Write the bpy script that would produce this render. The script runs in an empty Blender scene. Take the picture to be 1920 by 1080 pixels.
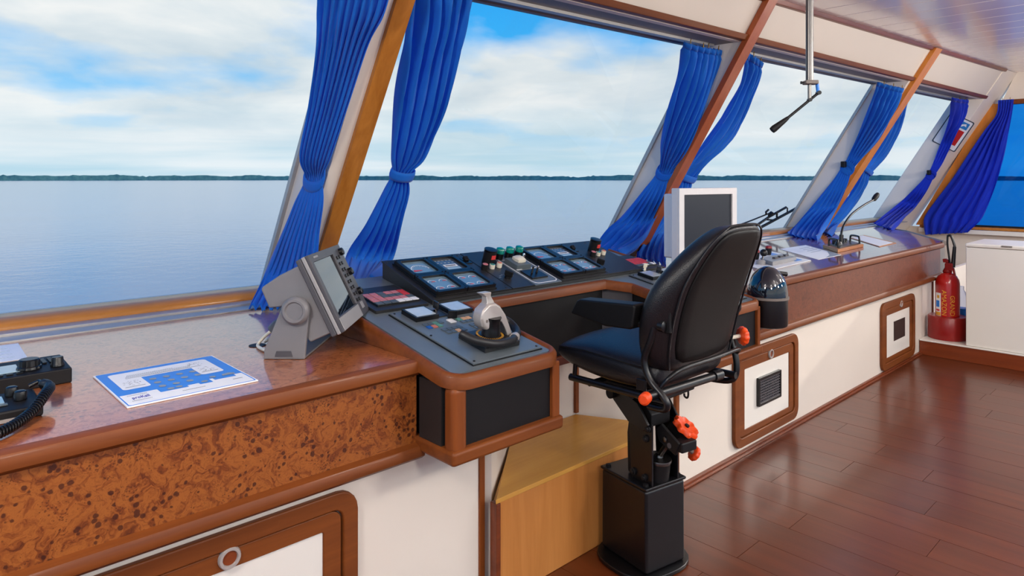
import bpy, math, random
from mathutils import Matrix, Vector, noise
random.seed(7)
scene = bpy.context.scene
COL = scene.collection

# ---------------------------------------------------------------- camera
TH = math.radians(46.749)
cd = bpy.data.cameras.new('camera'); cam = bpy.data.objects.new('camera', cd); COL.objects.link(cam)
cam.location = (0, 0, 1.5); cam.rotation_euler = (math.pi/2, 0, TH - math.pi/2)
cd.sensor_width = 36; cd.lens = 1270/1920*36; cd.shift_y = -206/1920
cd.clip_start = .05; cd.clip_end = 20000
scene.camera = cam

# ---------------------------------------------------------------- view, world, sun
vs = scene.view_settings
vs.view_transform = 'Standard'; vs.look = 'None'; vs.gamma = 1; vs.use_curve_mapping = False
vs.exposure = 0.22

def S(r, g, b):
    f = lambda c: (c/255/12.92) if c/255 <= .04045 else ((c/255+.055)/1.055)**2.4
    return (f(r), f(g), f(b), 1)

class NT:
    def __init__(s, tree):
        s.t = tree; s.n = tree.nodes; s.n.clear()
    def add(s, typ, **kw):
        nd = s.n.new(typ)
        for k, v in kw.items():
            if k.startswith('i_'):
                k2 = k[2:].replace('_', ' ')
                nd.inputs[k2].default_value = v
            else: setattr(nd, k, v)
        return nd
    def link(s, a, b): s.t.links.new(a, b)
    def math(s, op, a, b=None, c=None, clamp=False):
        nd = s.n.new('ShaderNodeMath'); nd.operation = op; nd.use_clamp = clamp
        for i, v in enumerate((a, b, c)):
            if v is None: continue
            if isinstance(v, (int, float)): nd.inputs[i].default_value = v
            else: s.link(v, nd.inputs[i])
        return nd.outputs[0]
    def mix(s, fac, a, b, mode='MIX'):
        nd = s.n.new('ShaderNodeMix'); nd.data_type = 'RGBA'; nd.blend_type = mode
        for i, v in ((0, fac), (6, a), (7, b)):
            if isinstance(v, (int, float, tuple)): nd.inputs[i].default_value = v
            else: s.link(v, nd.inputs[i])
        return nd.outputs[2]
    def ramp(s, fac, stops):
        nd = s.n.new('ShaderNodeValToRGB'); e = nd.color_ramp.elements
        while len(e) < len(stops): e.new(.5)
        for q, (p, c) in zip(e, stops):
            q.position = p; q.color = c if isinstance(c, tuple) else (c, c, c, 1)
        s.link(fac, nd.inputs[0]); return nd.outputs[0]
    def noise(s, vec, scale, detail=4, rough=.55, dist=0):
        nd = s.n.new('ShaderNodeTexNoise')
        nd.inputs['Scale'].default_value = scale; nd.inputs['Detail'].default_value = detail
        nd.inputs['Roughness'].default_value = rough; nd.inputs['Distortion'].default_value = dist
        if vec is not None: s.link(vec, nd.inputs['Vector'])
        return nd
    def mapping(s, vec, scale=(1, 1, 1), loc=(0, 0, 0), rot=(0, 0, 0)):
        nd = s.n.new('ShaderNodeMapping')
        nd.inputs['Scale'].default_value = scale; nd.inputs['Location'].default_value = loc; nd.inputs['Rotation'].default_value = rot
        s.link(vec, nd.inputs['Vector']); return nd.outputs[0]

SKY_OFF = (-8.3, -3.1, 3.3)
def make_world():
    w = bpy.data.worlds.new('sky'); scene.world = w; w.use_nodes = True
    t = NT(w.node_tree)
    tc = t.add('ShaderNodeTexCoord').outputs['Generated']
    sp = t.add('ShaderNodeSeparateXYZ'); t.link(tc, sp.inputs[0])
    z = t.math('MAXIMUM', sp.outputs[2], 0.0)
    # soft cloud masses, stretched sideways towards the horizon
    den = t.math('ADD', z, .22)
    px = t.math('DIVIDE', sp.outputs[0], den); py = t.math('DIVIDE', sp.outputs[1], den)
    cb = t.add('ShaderNodeCombineXYZ'); t.link(px, cb.inputs[0]); t.link(py, cb.inputs[1])
    cl = t.mapping(cb.outputs[0], loc=SKY_OFF, rot=(0, 0, math.radians(8)))
    n1 = t.noise(cl, .75, 5, .45, .3).outputs[0]
    n2 = t.noise(cl, 3.2, 6, .55, .3).outputs[0]
    d = t.math('SUBTRACT', t.math('MULTIPLY_ADD', n2, .16, n1), t.math('MULTIPLY_ADD', z, .35, .42))
    mask = t.ramp(d, [(.0, 0.0), (.13, 1.0)])
    mask = t.math('MAXIMUM', mask, t.ramp(z, [(.03, 1.0), (.15, .0)]))
    blue = t.ramp(z, [(0, S(150, 210, 240)), (.14, S(64, 178, 240)), (.30, S(40, 150, 226)), (1, S(25, 95, 190))])
    shade = t.ramp(t.noise(cl, 1.5, 6, .55, .3).outputs[0], [(.36, S(190, 204, 213)), (.52, S(212, 219, 222)), (.66, S(232, 232, 230))])
    # stretched haze bands near the horizon
    hz = t.mapping(tc, scale=(1.4, 1.4, 22))
    band = t.ramp(t.noise(hz, 1.5, 4, .5, .2).outputs[0], [(.36, S(178, 208, 222)), (.6, S(220, 228, 232))])
    shade = t.mix(t.ramp(z, [(.02, 1.0), (.12, 0.0)]), shade, band)
    col = t.mix(mask, blue, shade)
    bg = t.add('ShaderNodeBackground'); t.link(col, bg.inputs[0]); bg.inputs[1].default_value = 1.0
    out = t.add('ShaderNodeOutputWorld'); t.link(bg.outputs[0], out.inputs[0])
make_world()

sd = bpy.data.lights.new('sun', 'SUN'); so = bpy.data.objects.new('sun', sd); COL.objects.link(so)
so.rotation_euler = Vector((-1, .5, -.32)).to_track_quat('-Z', 'Y').to_euler()
sd.energy = .85; sd.angle = math.radians(1.2); sd.color = (1, .93, .82)

# ---------------------------------------------------------------- materials
def new_mat(name):
    m = bpy.data.materials.new(name); m.use_nodes = True
    t = NT(m.node_tree)
    b = t.add('ShaderNodeBsdfPrincipled'); o = t.add('ShaderNodeOutputMaterial')
    t.link(b.outputs[0], o.inputs[0])
    return m, t, b
def pos(t): return t.add('ShaderNodeNewGeometry').outputs['Position']
def mat(name, c, rough=.5, metal=0, coat=0, var=.08, scale=40, bump=0, bscale=200, spec=.5, coat_rough=.05):
    m, t, b = new_mat(name)
    c = c if len(c) == 4 else S(*c)
    p = pos(t)
    n = t.noise(p, scale, 4).outputs[0]
    lo = tuple(x*(1-var) for x in c[:3])+(1,); hi = tuple(min(1, x*(1+var)) for x in c[:3])+(1,)
    t.link(t.mix(n, lo, hi), b.inputs['Base Color'])
    b.inputs['Roughness'].default_value = rough; b.inputs['Metallic'].default_value = metal
    b.inputs['Coat Weight'].default_value = coat; b.inputs['Coat Roughness'].default_value = coat_rough
    b.inputs['Specular IOR Level'].default_value = spec
    if bump:
        bn = t.add('ShaderNodeBump'); bn.inputs['Strength'].default_value = bump; bn.inputs['Distance'].default_value = .002
        t.link(t.noise(p, bscale, 3).outputs[0], bn.inputs['Height']); t.link(bn.outputs[0], b.inputs['Normal'])
    return m
def wood(name, c1, c2, axis='x', rough=.35, coat=.3, scale=14, rnd=0.0, coat_rough=.12, spec=.3):
    m, t, b = new_mat(name)
    st = {'x': (.08, 1, 1), 'y': (1, .08, 1), 'z': (1, 1, .08), 'r': (1, .6, .14)}[axis]
    mp = t.mapping(pos(t), scale=st)
    if rnd:
        oi = t.add('ShaderNodeObjectInfo')
        va = t.add('ShaderNodeVectorMath', operation='MULTIPLY_ADD')
        t.link(oi.outputs['Random'], va.inputs[0]); va.inputs[1].default_value = (17, 9, 23); t.link(mp, va.inputs[2]); mp = va.outputs[0]
    n1 = t.noise(mp, scale, 6, .6, .6).outputs[0]
    n2 = t.noise(mp, scale*7, 3, .5).outputs[0]
    f = t.math('MULTIPLY_ADD', n2, .35, t.math('MULTIPLY_ADD', n1, 1.5, -.45), clamp=True)
    col = t.mix(f, S(*c1), S(*c2))
    if rnd:
        k = t.math('MULTIPLY_ADD', oi.outputs['Random'], rnd, 1-rnd/2)
        hs = t.add('ShaderNodeHueSaturation'); t.link(k, hs.inputs['Value']); t.link(col, hs.inputs['Color']); col = hs.outputs[0]
    t.link(col, b.inputs['Base Color'])
    b.inputs['Roughness'].default_value = rough; b.inputs['Coat Weight'].default_value = coat; b.inputs['Coat Roughness'].default_value = coat_rough
    b.inputs['Specular IOR Level'].default_value = spec
    bn = t.add('ShaderNodeBump'); bn.inputs['Strength'].default_value = .06; bn.inputs['Distance'].default_value = .002
    t.link(n2, bn.inputs['Height']); t.link(bn.outputs[0], b.inputs['Normal'])
    return m
def burl(name, c1, c2, c3, rough=.35, coat=.2, spots=1.0, coat_rough=.05, scale=1.0, cior=1.45):
    m, t, b = new_mat(name)
    p = pos(t)
    w = t.noise(p, 7*scale, 4, .6)
    wv = t.add('ShaderNodeVectorMath', operation='MULTIPLY_ADD'); t.link(w.outputs[1], wv.inputs[0]); wv.inputs[1].default_value = (.16,)*3; t.link(p, wv.inputs[2])
    n1 = t.noise(wv.outputs[0], 22*scale, 9, .7, 1.6).outputs[0]
    col = t.ramp(n1, [(.30, S(*c3)), (.43, S(*c1)), (.56, S(*c2)), (.72, S(*c1))])
    # clustered dark eyes
    v = t.add('ShaderNodeTexVoronoi'); v.inputs['Scale'].default_value = 58*scale
    wv2 = t.add('ShaderNodeVectorMath', operation='MULTIPLY_ADD'); t.link(t.noise(p, 45*scale, 2).outputs[1], wv2.inputs[0]); wv2.inputs[1].default_value = (.008,)*3; t.link(p, wv2.inputs[2])
    t.link(wv2.outputs[0], v.inputs['Vector'])
    clus = t.ramp(t.noise(p, 9*scale, 3, .6).outputs[0], [(.40, 0.0), (.58, 1.0)])
    rad = t.math('MULTIPLY_ADD', clus, .40, .06)
    eye = t.math('SUBTRACT', rad, v.outputs['Distance'])
    eye = t.ramp(eye, [(.0, 0.0), (.12, 1.0)])
    pick = t.math('GREATER_THAN', t.add('ShaderNodeSeparateColor').outputs[0], .36)
    sc = [n for n in t.n if n.bl_idname == 'ShaderNodeSeparateColor'][0]; t.link(v.outputs['Color'], sc.inputs[0])
    eye = t.math('MULTIPLY', t.math('MULTIPLY', eye, pick), .8*spots)
    col = t.mix(eye, col, S(52, 16, 8))
    v2 = t.add('ShaderNodeTexVoronoi'); v2.inputs['Scale'].default_value = 150*scale; t.link(wv2.outputs[0], v2.inputs['Vector'])
    dot = t.ramp(t.math('SUBTRACT', t.math('MULTIPLY', t.ramp(t.noise(p, 16*scale, 3, .6).outputs[0], [(.46, 0.0), (.62, 1.0)]), .42), v2.outputs['Distance']), [(.0, 0.0), (.1, 1.0)])
    col = t.mix(t.math('MULTIPLY', dot, .55*spots), col, S(64, 22, 8))
    t.link(col, b.inputs['Base Color'])
    b.inputs['Roughness'].default_value = rough; b.inputs['Coat Weight'].default_value = coat; b.inputs['Coat Roughness'].default_value = coat_rough; b.inputs['Coat IOR'].default_value = cior
    return m

M = {}
M['cream'] = mat('cream_laminate', (232, 222, 210), .45, var=.03, scale=3)
M['cream2'] = mat('cream_board', (226, 216, 203), .5, var=.03, scale=3)
M['white_gloss'] = mat('white_paint', (232, 228, 220), .3, var=.02, scale=4)
M['ceil'] = mat('ceiling_gloss_white', (236, 231, 233), .2, var=.02, scale=5, coat=.8, coat_rough=.12)
M['alu'] = mat('brushed_aluminium', (182, 180, 178), .4, metal=.5, var=.1, scale=25)
M['darkmetal'] = mat('grey_anodised', (124, 116, 110), .5, metal=.15, var=.1, scale=30)
M['steel'] = mat('polished_steel', (112, 109, 107), .32, metal=1, var=.06, scale=30)
M['chrome'] = mat('chrome', (215, 212, 208), .12, metal=1, var=.03)
M['trim'] = wood('mahogany_trim', (94, 44, 13), (136, 73, 27), 'x', .5, .05)
M['trimz'] = wood('mahogany_trim_upright', (100, 47, 15), (144, 76, 30), 'z', .48, .06)
M['rail'] = wood('mahogany_dark', (86, 36, 14), (140, 66, 30), 'x', .4, .25)
M['oak'] = wood('honey_oak', (158, 92, 30), (205, 140, 66), 'x', .4, .3)
M['post1'] = wood('post_oak', (150, 88, 26), (196, 128, 54), 'r', .4, .25)
M['post2'] = wood('post_mahogany', (138, 62, 26), (178, 92, 46), 'r', .4, .25)
M['post3'] = wood('post_honey', (182, 104, 30), (222, 142, 52), 'r', .4, .25)
M['ply'] = wood('plywood_lit_tone', (186, 126, 46), (218, 164, 80), 'x', .45, .15, scale=8)  # lightened in colour to make up for light lost under the desk
M['plyf'] = wood('plywood_face', (172, 106, 46), (208, 140, 74), 'z', .5, .1, scale=10)
M['floor'] = wood('floor_plank', (76, 33, 13), (108, 50, 22), 'y', .3, .18, scale=12, spec=.5, rnd=.18, coat_rough=.12)
M['burl'] = burl('burl_veneer', (118, 58, 18), (154, 88, 34), (74, 30, 8), .42, .1)
M['burltop'] = burl('burl_veneer_polished', (158, 84, 44), (184, 112, 66), (110, 52, 24), .3, .9, spots=.6, coat_rough=.09, cior=1.62)
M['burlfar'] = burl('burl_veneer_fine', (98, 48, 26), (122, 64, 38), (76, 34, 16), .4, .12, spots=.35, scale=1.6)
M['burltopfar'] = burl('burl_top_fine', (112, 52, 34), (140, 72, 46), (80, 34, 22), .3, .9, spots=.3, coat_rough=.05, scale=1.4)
M['desk'] = mat('desk_grey_laminate', (98, 107, 113), .3, var=.04, scale=20, bump=.05, bscale=600)
M['deskblk'] = mat('panel_black', (36, 36, 37), .42, var=.08, scale=30)
M['black'] = mat('black_paint', (11, 11, 14), .34, var=.1, scale=30)
M['blackm'] = mat('black_matte', (11, 10, 13), .55, var=.15, scale=50, spec=.35)
M['rubber'] = mat('black_rubber', (26, 27, 30), .45, var=.1)
M['leather'] = mat('black_leather', (17, 16, 20), .36, var=.12, scale=30, bump=.5, bscale=260)
M['leatherb'] = mat('black_back_shell', (7, 6, 7), .55, var=.1, scale=30, bump=.2, bscale=300, spec=.3)
M['grey'] = mat('grey_plastic', (118, 117, 120), .42, var=.03)
M['greyd'] = mat('dark_grey_plastic', (74, 73, 78), .4, var=.05)
M['greyl'] = mat('light_grey_plastic', (150, 149, 150), .38, var=.03)
M['vent_dark'] = mat('dark_opening', (44, 20, 16), .6)
M['screen2'] = mat('monitor_screen', (30, 33, 44), .3, var=.05)
M['screen'] = mat('dark_glass', (16, 22, 34), .03, var=.05, coat=1, coat_rough=.01)
M['lcd'] = mat('lcd_pale', (158, 182, 188), .12, var=.04, coat=.6)
M['lcdw'] = mat('display_glass_pale', (196, 206, 208), .05, var=.08, coat=1)
M['gauge'] = mat('gauge_face', (112, 142, 158), .1, var=.05, coat=.8)
M['gauged'] = mat('gauge_dark_face', (66, 74, 84), .15, var=.05, coat=.6)
M['white'] = mat('white_plastic', (230, 230, 232), .4, var=.02)
M['paper'] = mat('paper', (236, 238, 240), .6, var=.02)
M['print_grey'] = mat('print_grey', (140, 150, 160), .6)
M['print_dark'] = mat('print_dark', (60, 66, 76), .6)
M['print_blue'] = mat('print_blue', (0, 122, 222), .35, var=.03)
M['print_logo'] = mat('print_logo_violet', (70, 74, 170), .5)
M['red'] = mat('key_red', (205, 58, 58), .4)
M['pink'] = mat('key_rose', (196, 120, 124), .4)
M['kgrey'] = mat('key_grey', (84, 94, 100), .4)
M['kgreen'] = mat('key_green', (96, 150, 130), .4)
M['kblue'] = mat('key_blue', (30, 88, 170), .4)
M['kcoral'] = mat('key_coral', (206, 120, 92), .4)
M['kpeach'] = mat('key_peach', (214, 166, 118), .4)
M['teal'] = mat('teal_lens', (0, 130, 118), .15, coat=.6)
M['orange'] = mat('orange_plastic', (240, 78, 24), .4, var=.04)
M['extred'] = mat('extinguisher_red', (176, 14, 10), .22, coat=.5, var=.04)
M['extdark'] = mat('dark_red_paint', (140, 14, 12), .35, var=.06)
M['yellow'] = mat('yellow_lettering', (222, 160, 40), .5)
M['brass'] = mat('brass', (190, 150, 60), .3, metal=1)
M['silver'] = mat('silver_paint', (186, 180, 176), .35, metal=.35, var=.03)
M['ivory'] = mat('ivory_plastic', (220, 214, 196), .4)
M['base_wood'] = wood('plinth_wood', (104, 42, 14), (138, 62, 26), 'y', .4, .3)
M['signred'] = mat('sign_red', (186, 22, 16), .5)
M['signblue'] = mat('sign_blue', (30, 120, 190), .5)

def cloth_mat(name, c1, c2):
    m, t, b = new_mat(name)
    p = pos(t)
    n = t.noise(p, 9, 3).outputs[0]
    t.link(t.mix(n, S(*c1), S(*c2)), b.inputs['Base Color'])
    b.inputs['Roughness'].default_value = .75; b.inputs['Sheen Weight'].default_value = .25
    tr = t.add('ShaderNodeBsdfTranslucent'); tr.inputs[0].default_value = S(20, 110, 240)
    ms = t.add('ShaderNodeMixShader'); ms.inputs[0].default_value = .42
    o = [x for x in t.n if x.bl_idname == 'ShaderNodeOutputMaterial'][0]
    t.link(b.outputs[0], ms.inputs[1]); t.link(tr.outputs[0], ms.inputs[2]); t.link(ms.outputs[0], o.inputs[0])
    bn = t.add('ShaderNodeBump'); bn.inputs['Strength'].default_value = .15; bn.inputs['Distance'].default_value = .001
    t.link(t.noise(p, 700, 2).outputs[0], bn.inputs['Height']); t.link(bn.outputs[0], b.inputs['Normal'])
    return m
M['curtain'] = cloth_mat('blue_curtain_cloth', (6, 118, 222), (22, 140, 240))
M['curtain2'] = cloth_mat('deep_blue_curtain_cloth', (0, 46, 200), (8, 66, 222))

def glass_mat(name, tint, refl=1.0):
    m = bpy.data.materials.new(name); m.use_nodes = True
    t = NT(m.node_tree)
    tr = t.add('ShaderNodeBsdfTransparent'); tr.inputs[0].default_value = tint
    gl = t.add('ShaderNodeBsdfGlossy'); gl.inputs['Roughness'].default_value = .01
    fr = t.add('ShaderNodeFresnel'); fr.inputs[0].default_value = 1.45
    ms = t.add('ShaderNodeMixShader'); t.link(t.math('MULTIPLY', fr.outputs[0], refl), ms.inputs[0])
    t.link(tr.outputs[0], ms.inputs[1]); t.link(gl.outputs[0], ms.inputs[2])
    o = t.add('ShaderNodeOutputMaterial'); t.link(ms.outputs[0], o.inputs[0])
    return m
M['glass'] = glass_mat('window_glass', (.985, .995, 1, 1), .05)
M['glassblue'] = glass_mat('blue_tinted_glass', (.10, .48, .86, 1), .35)
M['lens'] = glass_mat('clear_bottle', (.78, .82, .92, 1), .6)

# ---------------------------------------------------------------- mesh helpers
W = {}     # world matrices of linked objects
def T(x, y, z): return Matrix.Translation((x, y, z))
def RX(a): return Matrix.Rotation(a, 4, 'X')
def RY(a): return Matrix.Rotation(a, 4, 'Y')
def RZ(a): return Matrix.Rotation(a, 4, 'Z')
I4 = Matrix.Identity(4)

class MB:
    def __init__(s, M=I4): s.v = []; s.f = []; s.M = M
    def _add(s, vs, fs):
        k = len(s.v); s.v += [tuple(s.M @ Vector(p)) for p in vs]; s.f += [tuple(i+k for i in f) for f in fs]; return s
    def box(s, x0, x1, y0, y1, z0, z1):
        return s._add([(x, y, z) for z in (z0, z1) for x, y in ((x0, y0), (x1, y0), (x1, y1), (x0, y1))],
                      [(3, 2, 1, 0), (4, 5, 6, 7), (0, 1, 5, 4), (1, 2, 6, 5), (2, 3, 7, 6), (3, 0, 4, 7)])
    def prism(s, poly, vec):
        n = len(poly); vec = Vector(vec); p = [Vector(q) for q in poly]
        nrm = sum(((p[i]-p[0]).cross(p[(i+1) % n]-p[0]) for i in range(n)), Vector())
        if nrm.dot(vec) > 0: p = p[::-1]
        return s._add(p+[q+vec for q in p], [tuple(range(n)), tuple(range(2*n-1, n-1, -1))]+[(i, i+n, (i+1) % n+n, (i+1) % n) for i in range(n)])
    def plan(s, pts, z0, z1): return s.prism([(x, y, z0) for x, y in pts], (0, 0, z1-z0))
    def tube(s, path, r, n=10, cap=True, closed=False):
        P = [Vector(p) for p in path]; m = len(P)
        R = r if isinstance(r, (list, tuple)) else [r]*m
        tg = []
        for i in range(m):
            a = P[(i-1) % m] if (closed or i > 0) else P[i]; b = P[(i+1) % m] if (closed or i < m-1) else P[i]
            tg.append((b-a).normalized())
        u = tg[0].orthogonal().normalized(); vs = []
        for i in range(m):
            u = (u-tg[i]*u.dot(tg[i])).normalized(); w = tg[i].cross(u)
            for k in range(n):
                a = 2*math.pi*k/n; vs.append(P[i]+(u*math.cos(a)+w*math.sin(a))*R[i])
        fs = []
        for i in range(m if closed else m-1):
            for k in range(n):
                j = (i+1) % m; fs.append((i*n+k, i*n+(k+1) % n, j*n+(k+1) % n, j*n+k))
        if cap and not closed: fs += [tuple(range(n-1, -1, -1)), tuple(range((m-1)*n, m*n))]
        return s._add(vs, fs)
    def lathe(s, prof, c=(0, 0, 0), ax=(0, 0, 1), n=24, lobes=0, lobe=0):
        ax = Vector(ax).normalized(); u = ax.orthogonal().normalized(); w = ax.cross(u); c = Vector(c); vs = []; fs = []
        for r, h in prof:
            for k in range(n):
                a = 2*math.pi*k/n; rr = r*(1+lobe*math.cos(lobes*a)) if lobes else r
                vs.append(c+ax*h+(u*math.cos(a)+w*math.sin(a))*rr)
        for i in range(len(prof)-1):
            for k in range(n): fs.append((i*n+k, i*n+(k+1) % n, (i+1)*n+(k+1) % n, (i+1)*n+k))
        fs += [tuple(range(n-1, -1, -1)), tuple(range((len(prof)-1)*n, len(prof)*n))]
        return s._add(vs, fs)
    def loft(s, rings, cap=True):
        n = len(rings[0]); vs = [p for r in rings for p in r]; fs = []
        for i in range(len(rings)-1):
            for k in range(n): fs.append((i*n+k, i*n+(k+1) % n, (i+1)*n+(k+1) % n, (i+1)*n+k))
        if cap: fs += [tuple(range(n-1, -1, -1)), tuple(range((len(rings)-1)*n, len(rings)*n))]
        return s._add(vs, fs)
    def grid(s, rows):
        n = len(rows[0]); vs = [p for r in rows for p in r]
        return s._add(vs, [(i*n+k, i*n+k+1, (i+1)*n+k+1, (i+1)*n+k) for i in range(len(rows)-1) for k in range(n-1)])
    def mesh(s, name, smooth=None):
        me = bpy.data.meshes.new(name); me.from_pydata(s.v, [], s.f); me.update()
        if smooth is not None:
            for p in me.polygons: p.use_smooth = True
            me.set_sharp_from_angle(angle=math.radians(smooth))
        return me
    def build(s, name, m, parent=None, bevel=0, seg=2, smooth=None, sub=0, label=None, solid=0):
        me = s.mesh(name, smooth)
        return put(name, me, m, parent, I4, bevel, seg, sub, label, solid)

def fixnormals(me):
    import bmesh
    bm = bmesh.new(); bm.from_mesh(me); bmesh.ops.recalc_face_normals(bm, faces=bm.faces); bm.to_mesh(me); bm.free()
def put(name, me, m, parent=None, mw=I4, bevel=0, seg=2, sub=0, label=None, solid=0):
    if m is not None and not me.materials: me.materials.append(M[m] if isinstance(m, str) else m)
    o = bpy.data.objects.new(name, me); COL.objects.link(o)
    W[o] = mw.copy()
    if parent is not None:
        o.parent = parent; o.matrix_parent_inverse = W[parent].inverted()
    o.matrix_basis = mw
    if sub:
        d = o.modifiers.new('subd', 'SUBSURF'); d.levels = d.render_levels = sub
        for p in me.polygons: p.use_smooth = True
    if solid:
        d = o.modifiers.new('thick', 'SOLIDIFY'); d.thickness = solid; d.offset = 0
    if bevel:
        d = o.modifiers.new('bev', 'BEVEL'); d.width = bevel; d.segments = seg; d.limit_method = 'ANGLE'; d.angle_limit = math.radians(40)
        for p in me.polygons: p.use_smooth = True
        d.harden_normals = True
    if label: o['label'] = label
    return o
def tag(o, label, cat=None, group=None, kind=None):
    o['label'] = label
    if cat: o['category'] = cat
    if group: o['group'] = group
    if kind: o['kind'] = kind
    return o
def thing(name, label, cat, loc=(0, 0, 0), group=None, kind=None):
    o = bpy.data.objects.new(name, None); COL.objects.link(o); o.empty_display_size = .05
    o.location = loc; W[o] = T(*loc)
    return tag(o, label, cat, group, kind)
def struct(name, mb, m, label, cat, bevel=0, smooth=None, **k):
    o = mb.build(name, m, None, bevel=bevel, smooth=smooth, **k); return tag(o, label, cat, kind='structure')
def rrect(x0, x1, y0, y1, r, n=5):
    pts = []
    for cx, cy, a0 in ((x1-r, y1-r, 0), (x0+r, y1-r, 90), (x0+r, y0+r, 180), (x1-r, y0+r, 270)):
        for k in range(n+1):
            a = math.radians(a0+90*k/n); pts.append((cx+r*math.cos(a), cy+r*math.sin(a)))
    return pts
def ring_frame(mb, outer, inner, f, d0, d1):
    """frame between two equal-count outlines; f maps (a,b,depth) to a point"""
    n = len(outer)
    vs = [f(a, b, d) for d in (d0, d1) for a, b in outer]+[f(a, b, d) for d in (d0, d1) for a, b in inner]
    fs = []
    for i in range(n):
        j = (i+1) % n
        fs += [(i, j, n+j, n+i), (2*n+i, 3*n+i, 3*n+j, 2*n+j), (n+i, n+j, 3*n+j, 3*n+i), (i, 2*n+i, 2*n+j, j)]
    mb._add(vs, fs); return mb
def text_mesh(txt, size, name='lettering'):
    cu = bpy.data.curves.new(name, 'FONT'); cu.body = txt; cu.size = size; cu.align_x = 'CENTER'; cu.align_y = 'CENTER'; cu.extrude = .0004; cu.resolution_u = 3
    o = bpy.data.objects.new(name, cu); COL.objects.link(o)
    dg = bpy.context.evaluated_depsgraph_get(); me = bpy.data.meshes.new_from_object(o.evaluated_get(dg)); me.name = name
    COL.objects.unlink(o); bpy.data.objects.remove(o); bpy.data.curves.remove(cu)
    return me
def smoothpath(P, k=6):
    P = [Vector(p) for p in P]; out = []
    for i in range(len(P)-1):
        a = P[max(i-1, 0)]; b = P[i]; c = P[i+1]; d = P[min(i+2, len(P)-1)]
        for j in range(k):
            t = j/k; out.append(.5*((2*b)+(c-a)*t+(2*a-5*b+4*c-d)*t*t+(3*b-a-3*c+d)*t**3))
    out.append(P[-1]); return out

# ================================================================ outside: water, far shore
K = .61
def Yg(z): return 3.25-K*(z-1.106)      # raked glass plane
def Yi(z): return 2.93-K*(z-1.106)      # raked inner plane
def zt(x): return 2.380+.016*(x-4)      # window header line
def zc(x): return 2.640+.031*(x-4.2)    # ceiling rises with the sheer of the deck

def make_water():
    m, t, b = new_mat('river_water')
    p = pos(t)
    mp = t.mapping(p, scale=(.5, .5, .5), rot=(0, 0, TH))
    n1 = t.noise(mp, .9, 5, .6).outputs[0]; n2 = t.noise(t.mapping(p, scale=(.012, .05, .02), rot=(0, 0, -TH)), 1, 4).outputs[0]
    t.link(t.mix(t.ramp(n2, [(.35, 0.0), (.65, 1.0)]), S(98, 152, 178), S(120, 168, 190)), b.inputs['Base Color'])
    b.inputs['Roughness'].default_value = .12; b.inputs['IOR'].default_value = 1.33
    bn = t.add('ShaderNodeBump'); bn.inputs['Strength'].default_value = .26; bn.inputs['Distance'].default_value = .2
    t.link(n1, bn.inputs['Height']); t.link(bn.outputs[0], b.inputs['Normal'])
    R = 9000
    o = MB().grid([[(-R+2*R*i/8, -R+2*R*j/8, -7.0) for i in range(9)] for j in range(9)]).build('water', m)
    tag(o, 'calm grey-blue river water stretching out to the horizon', 'water', kind='stuff')
make_water()
def make_shore():
    m, t, b = new_mat('far_forest_hazy')
    p = pos(t)
    n = t.noise(p, .05, 6, .65).outputs[0]
    t.link(t.ramp(n, [(.3, S(84, 134, 128)), (.55, S(118, 162, 142)), (.75, S(142, 180, 156))]), b.inputs['Base Color']); b.inputs['Roughness'].default_value = .9  # pale blue-green tones carry the distance haze in the base colour
    mb = MB(); front = []; top = []; back = []
    for k in range(721):
        a = math.radians(-28+150*k/720); r = 3000+120*math.sin(a*7)
        h = 18+6*noise.noise((k*.11, 0, 0))+4*noise.noise((k*.9, 3, 0))+2.2*noise.noise((k*.031, 7, 2))*2
        h *= max(.35, min(1, (math.degrees(a)+10)/24))
        c, s_ = math.cos(a), math.sin(a)
        front.append((r*c, r*s_, -7.2)); top.append(((r+12)*c, (r+12)*s_, -7+h)); back.append(((r+260)*c, (r+260)*s_, -7+h*.9))
    mb.grid([front, top, back])
    o = mb.build('far_shore', m); tag(o, 'low haze-paled green wooded shoreline along the horizon', 'shoreline', kind='stuff')
make_shore()

# ================================================================ room shell
def raked(mb, xa, xb, o0, o1, z0, z1):
    """slab between two planes parallel to the glass (o = inward offset from the glass plane); z may be a function of x"""
    f = lambda z, x: z(x) if callable(z) else z
    vs = []
    for x in (xa, xb):
        a, b = f(z0, x), f(z1, x)
        vs += [(x, Yg(a)-o0, a), (x, Yg(a)-o1, a), (x, Yg(b)-o1, b), (x, Yg(b)-o0, b)]
    mb._add(vs, [(0, 1, 2, 3), (7, 6, 5, 4), (0, 4, 5, 1), (1, 5, 6, 2), (2, 6, 7, 3), (3, 7, 4, 0)])
    return mb
POST = [(1.427, 1.575), (4.08, 4.165), (7.22, 7.42)]

# floor with planks
fl = struct('floor', MB().box(-1.6, 10.6, -3.2, 3.4, -.12, -.006), 'rail', 'glossy red-brown plank floor of the bridge', 'floor')
plank_me = {}
row = 0; x = 1.0
while x < 7.2:
    y = -.9-(row*0.47 % .9)
    while y < 1.86:
        L = random.choice((1.05, 1.2, 1.35)); y1 = min(y+L, 1.86)
        ya = max(y, -1.4)
        if y1-ya > .03:
            MB().box(x+.001, x+.184, ya+.001, y1-.001, -.006, random.uniform(-.0003, .0003)).build('plank', 'floor', fl)
        y += L
    x += .185; row += 1

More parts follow.
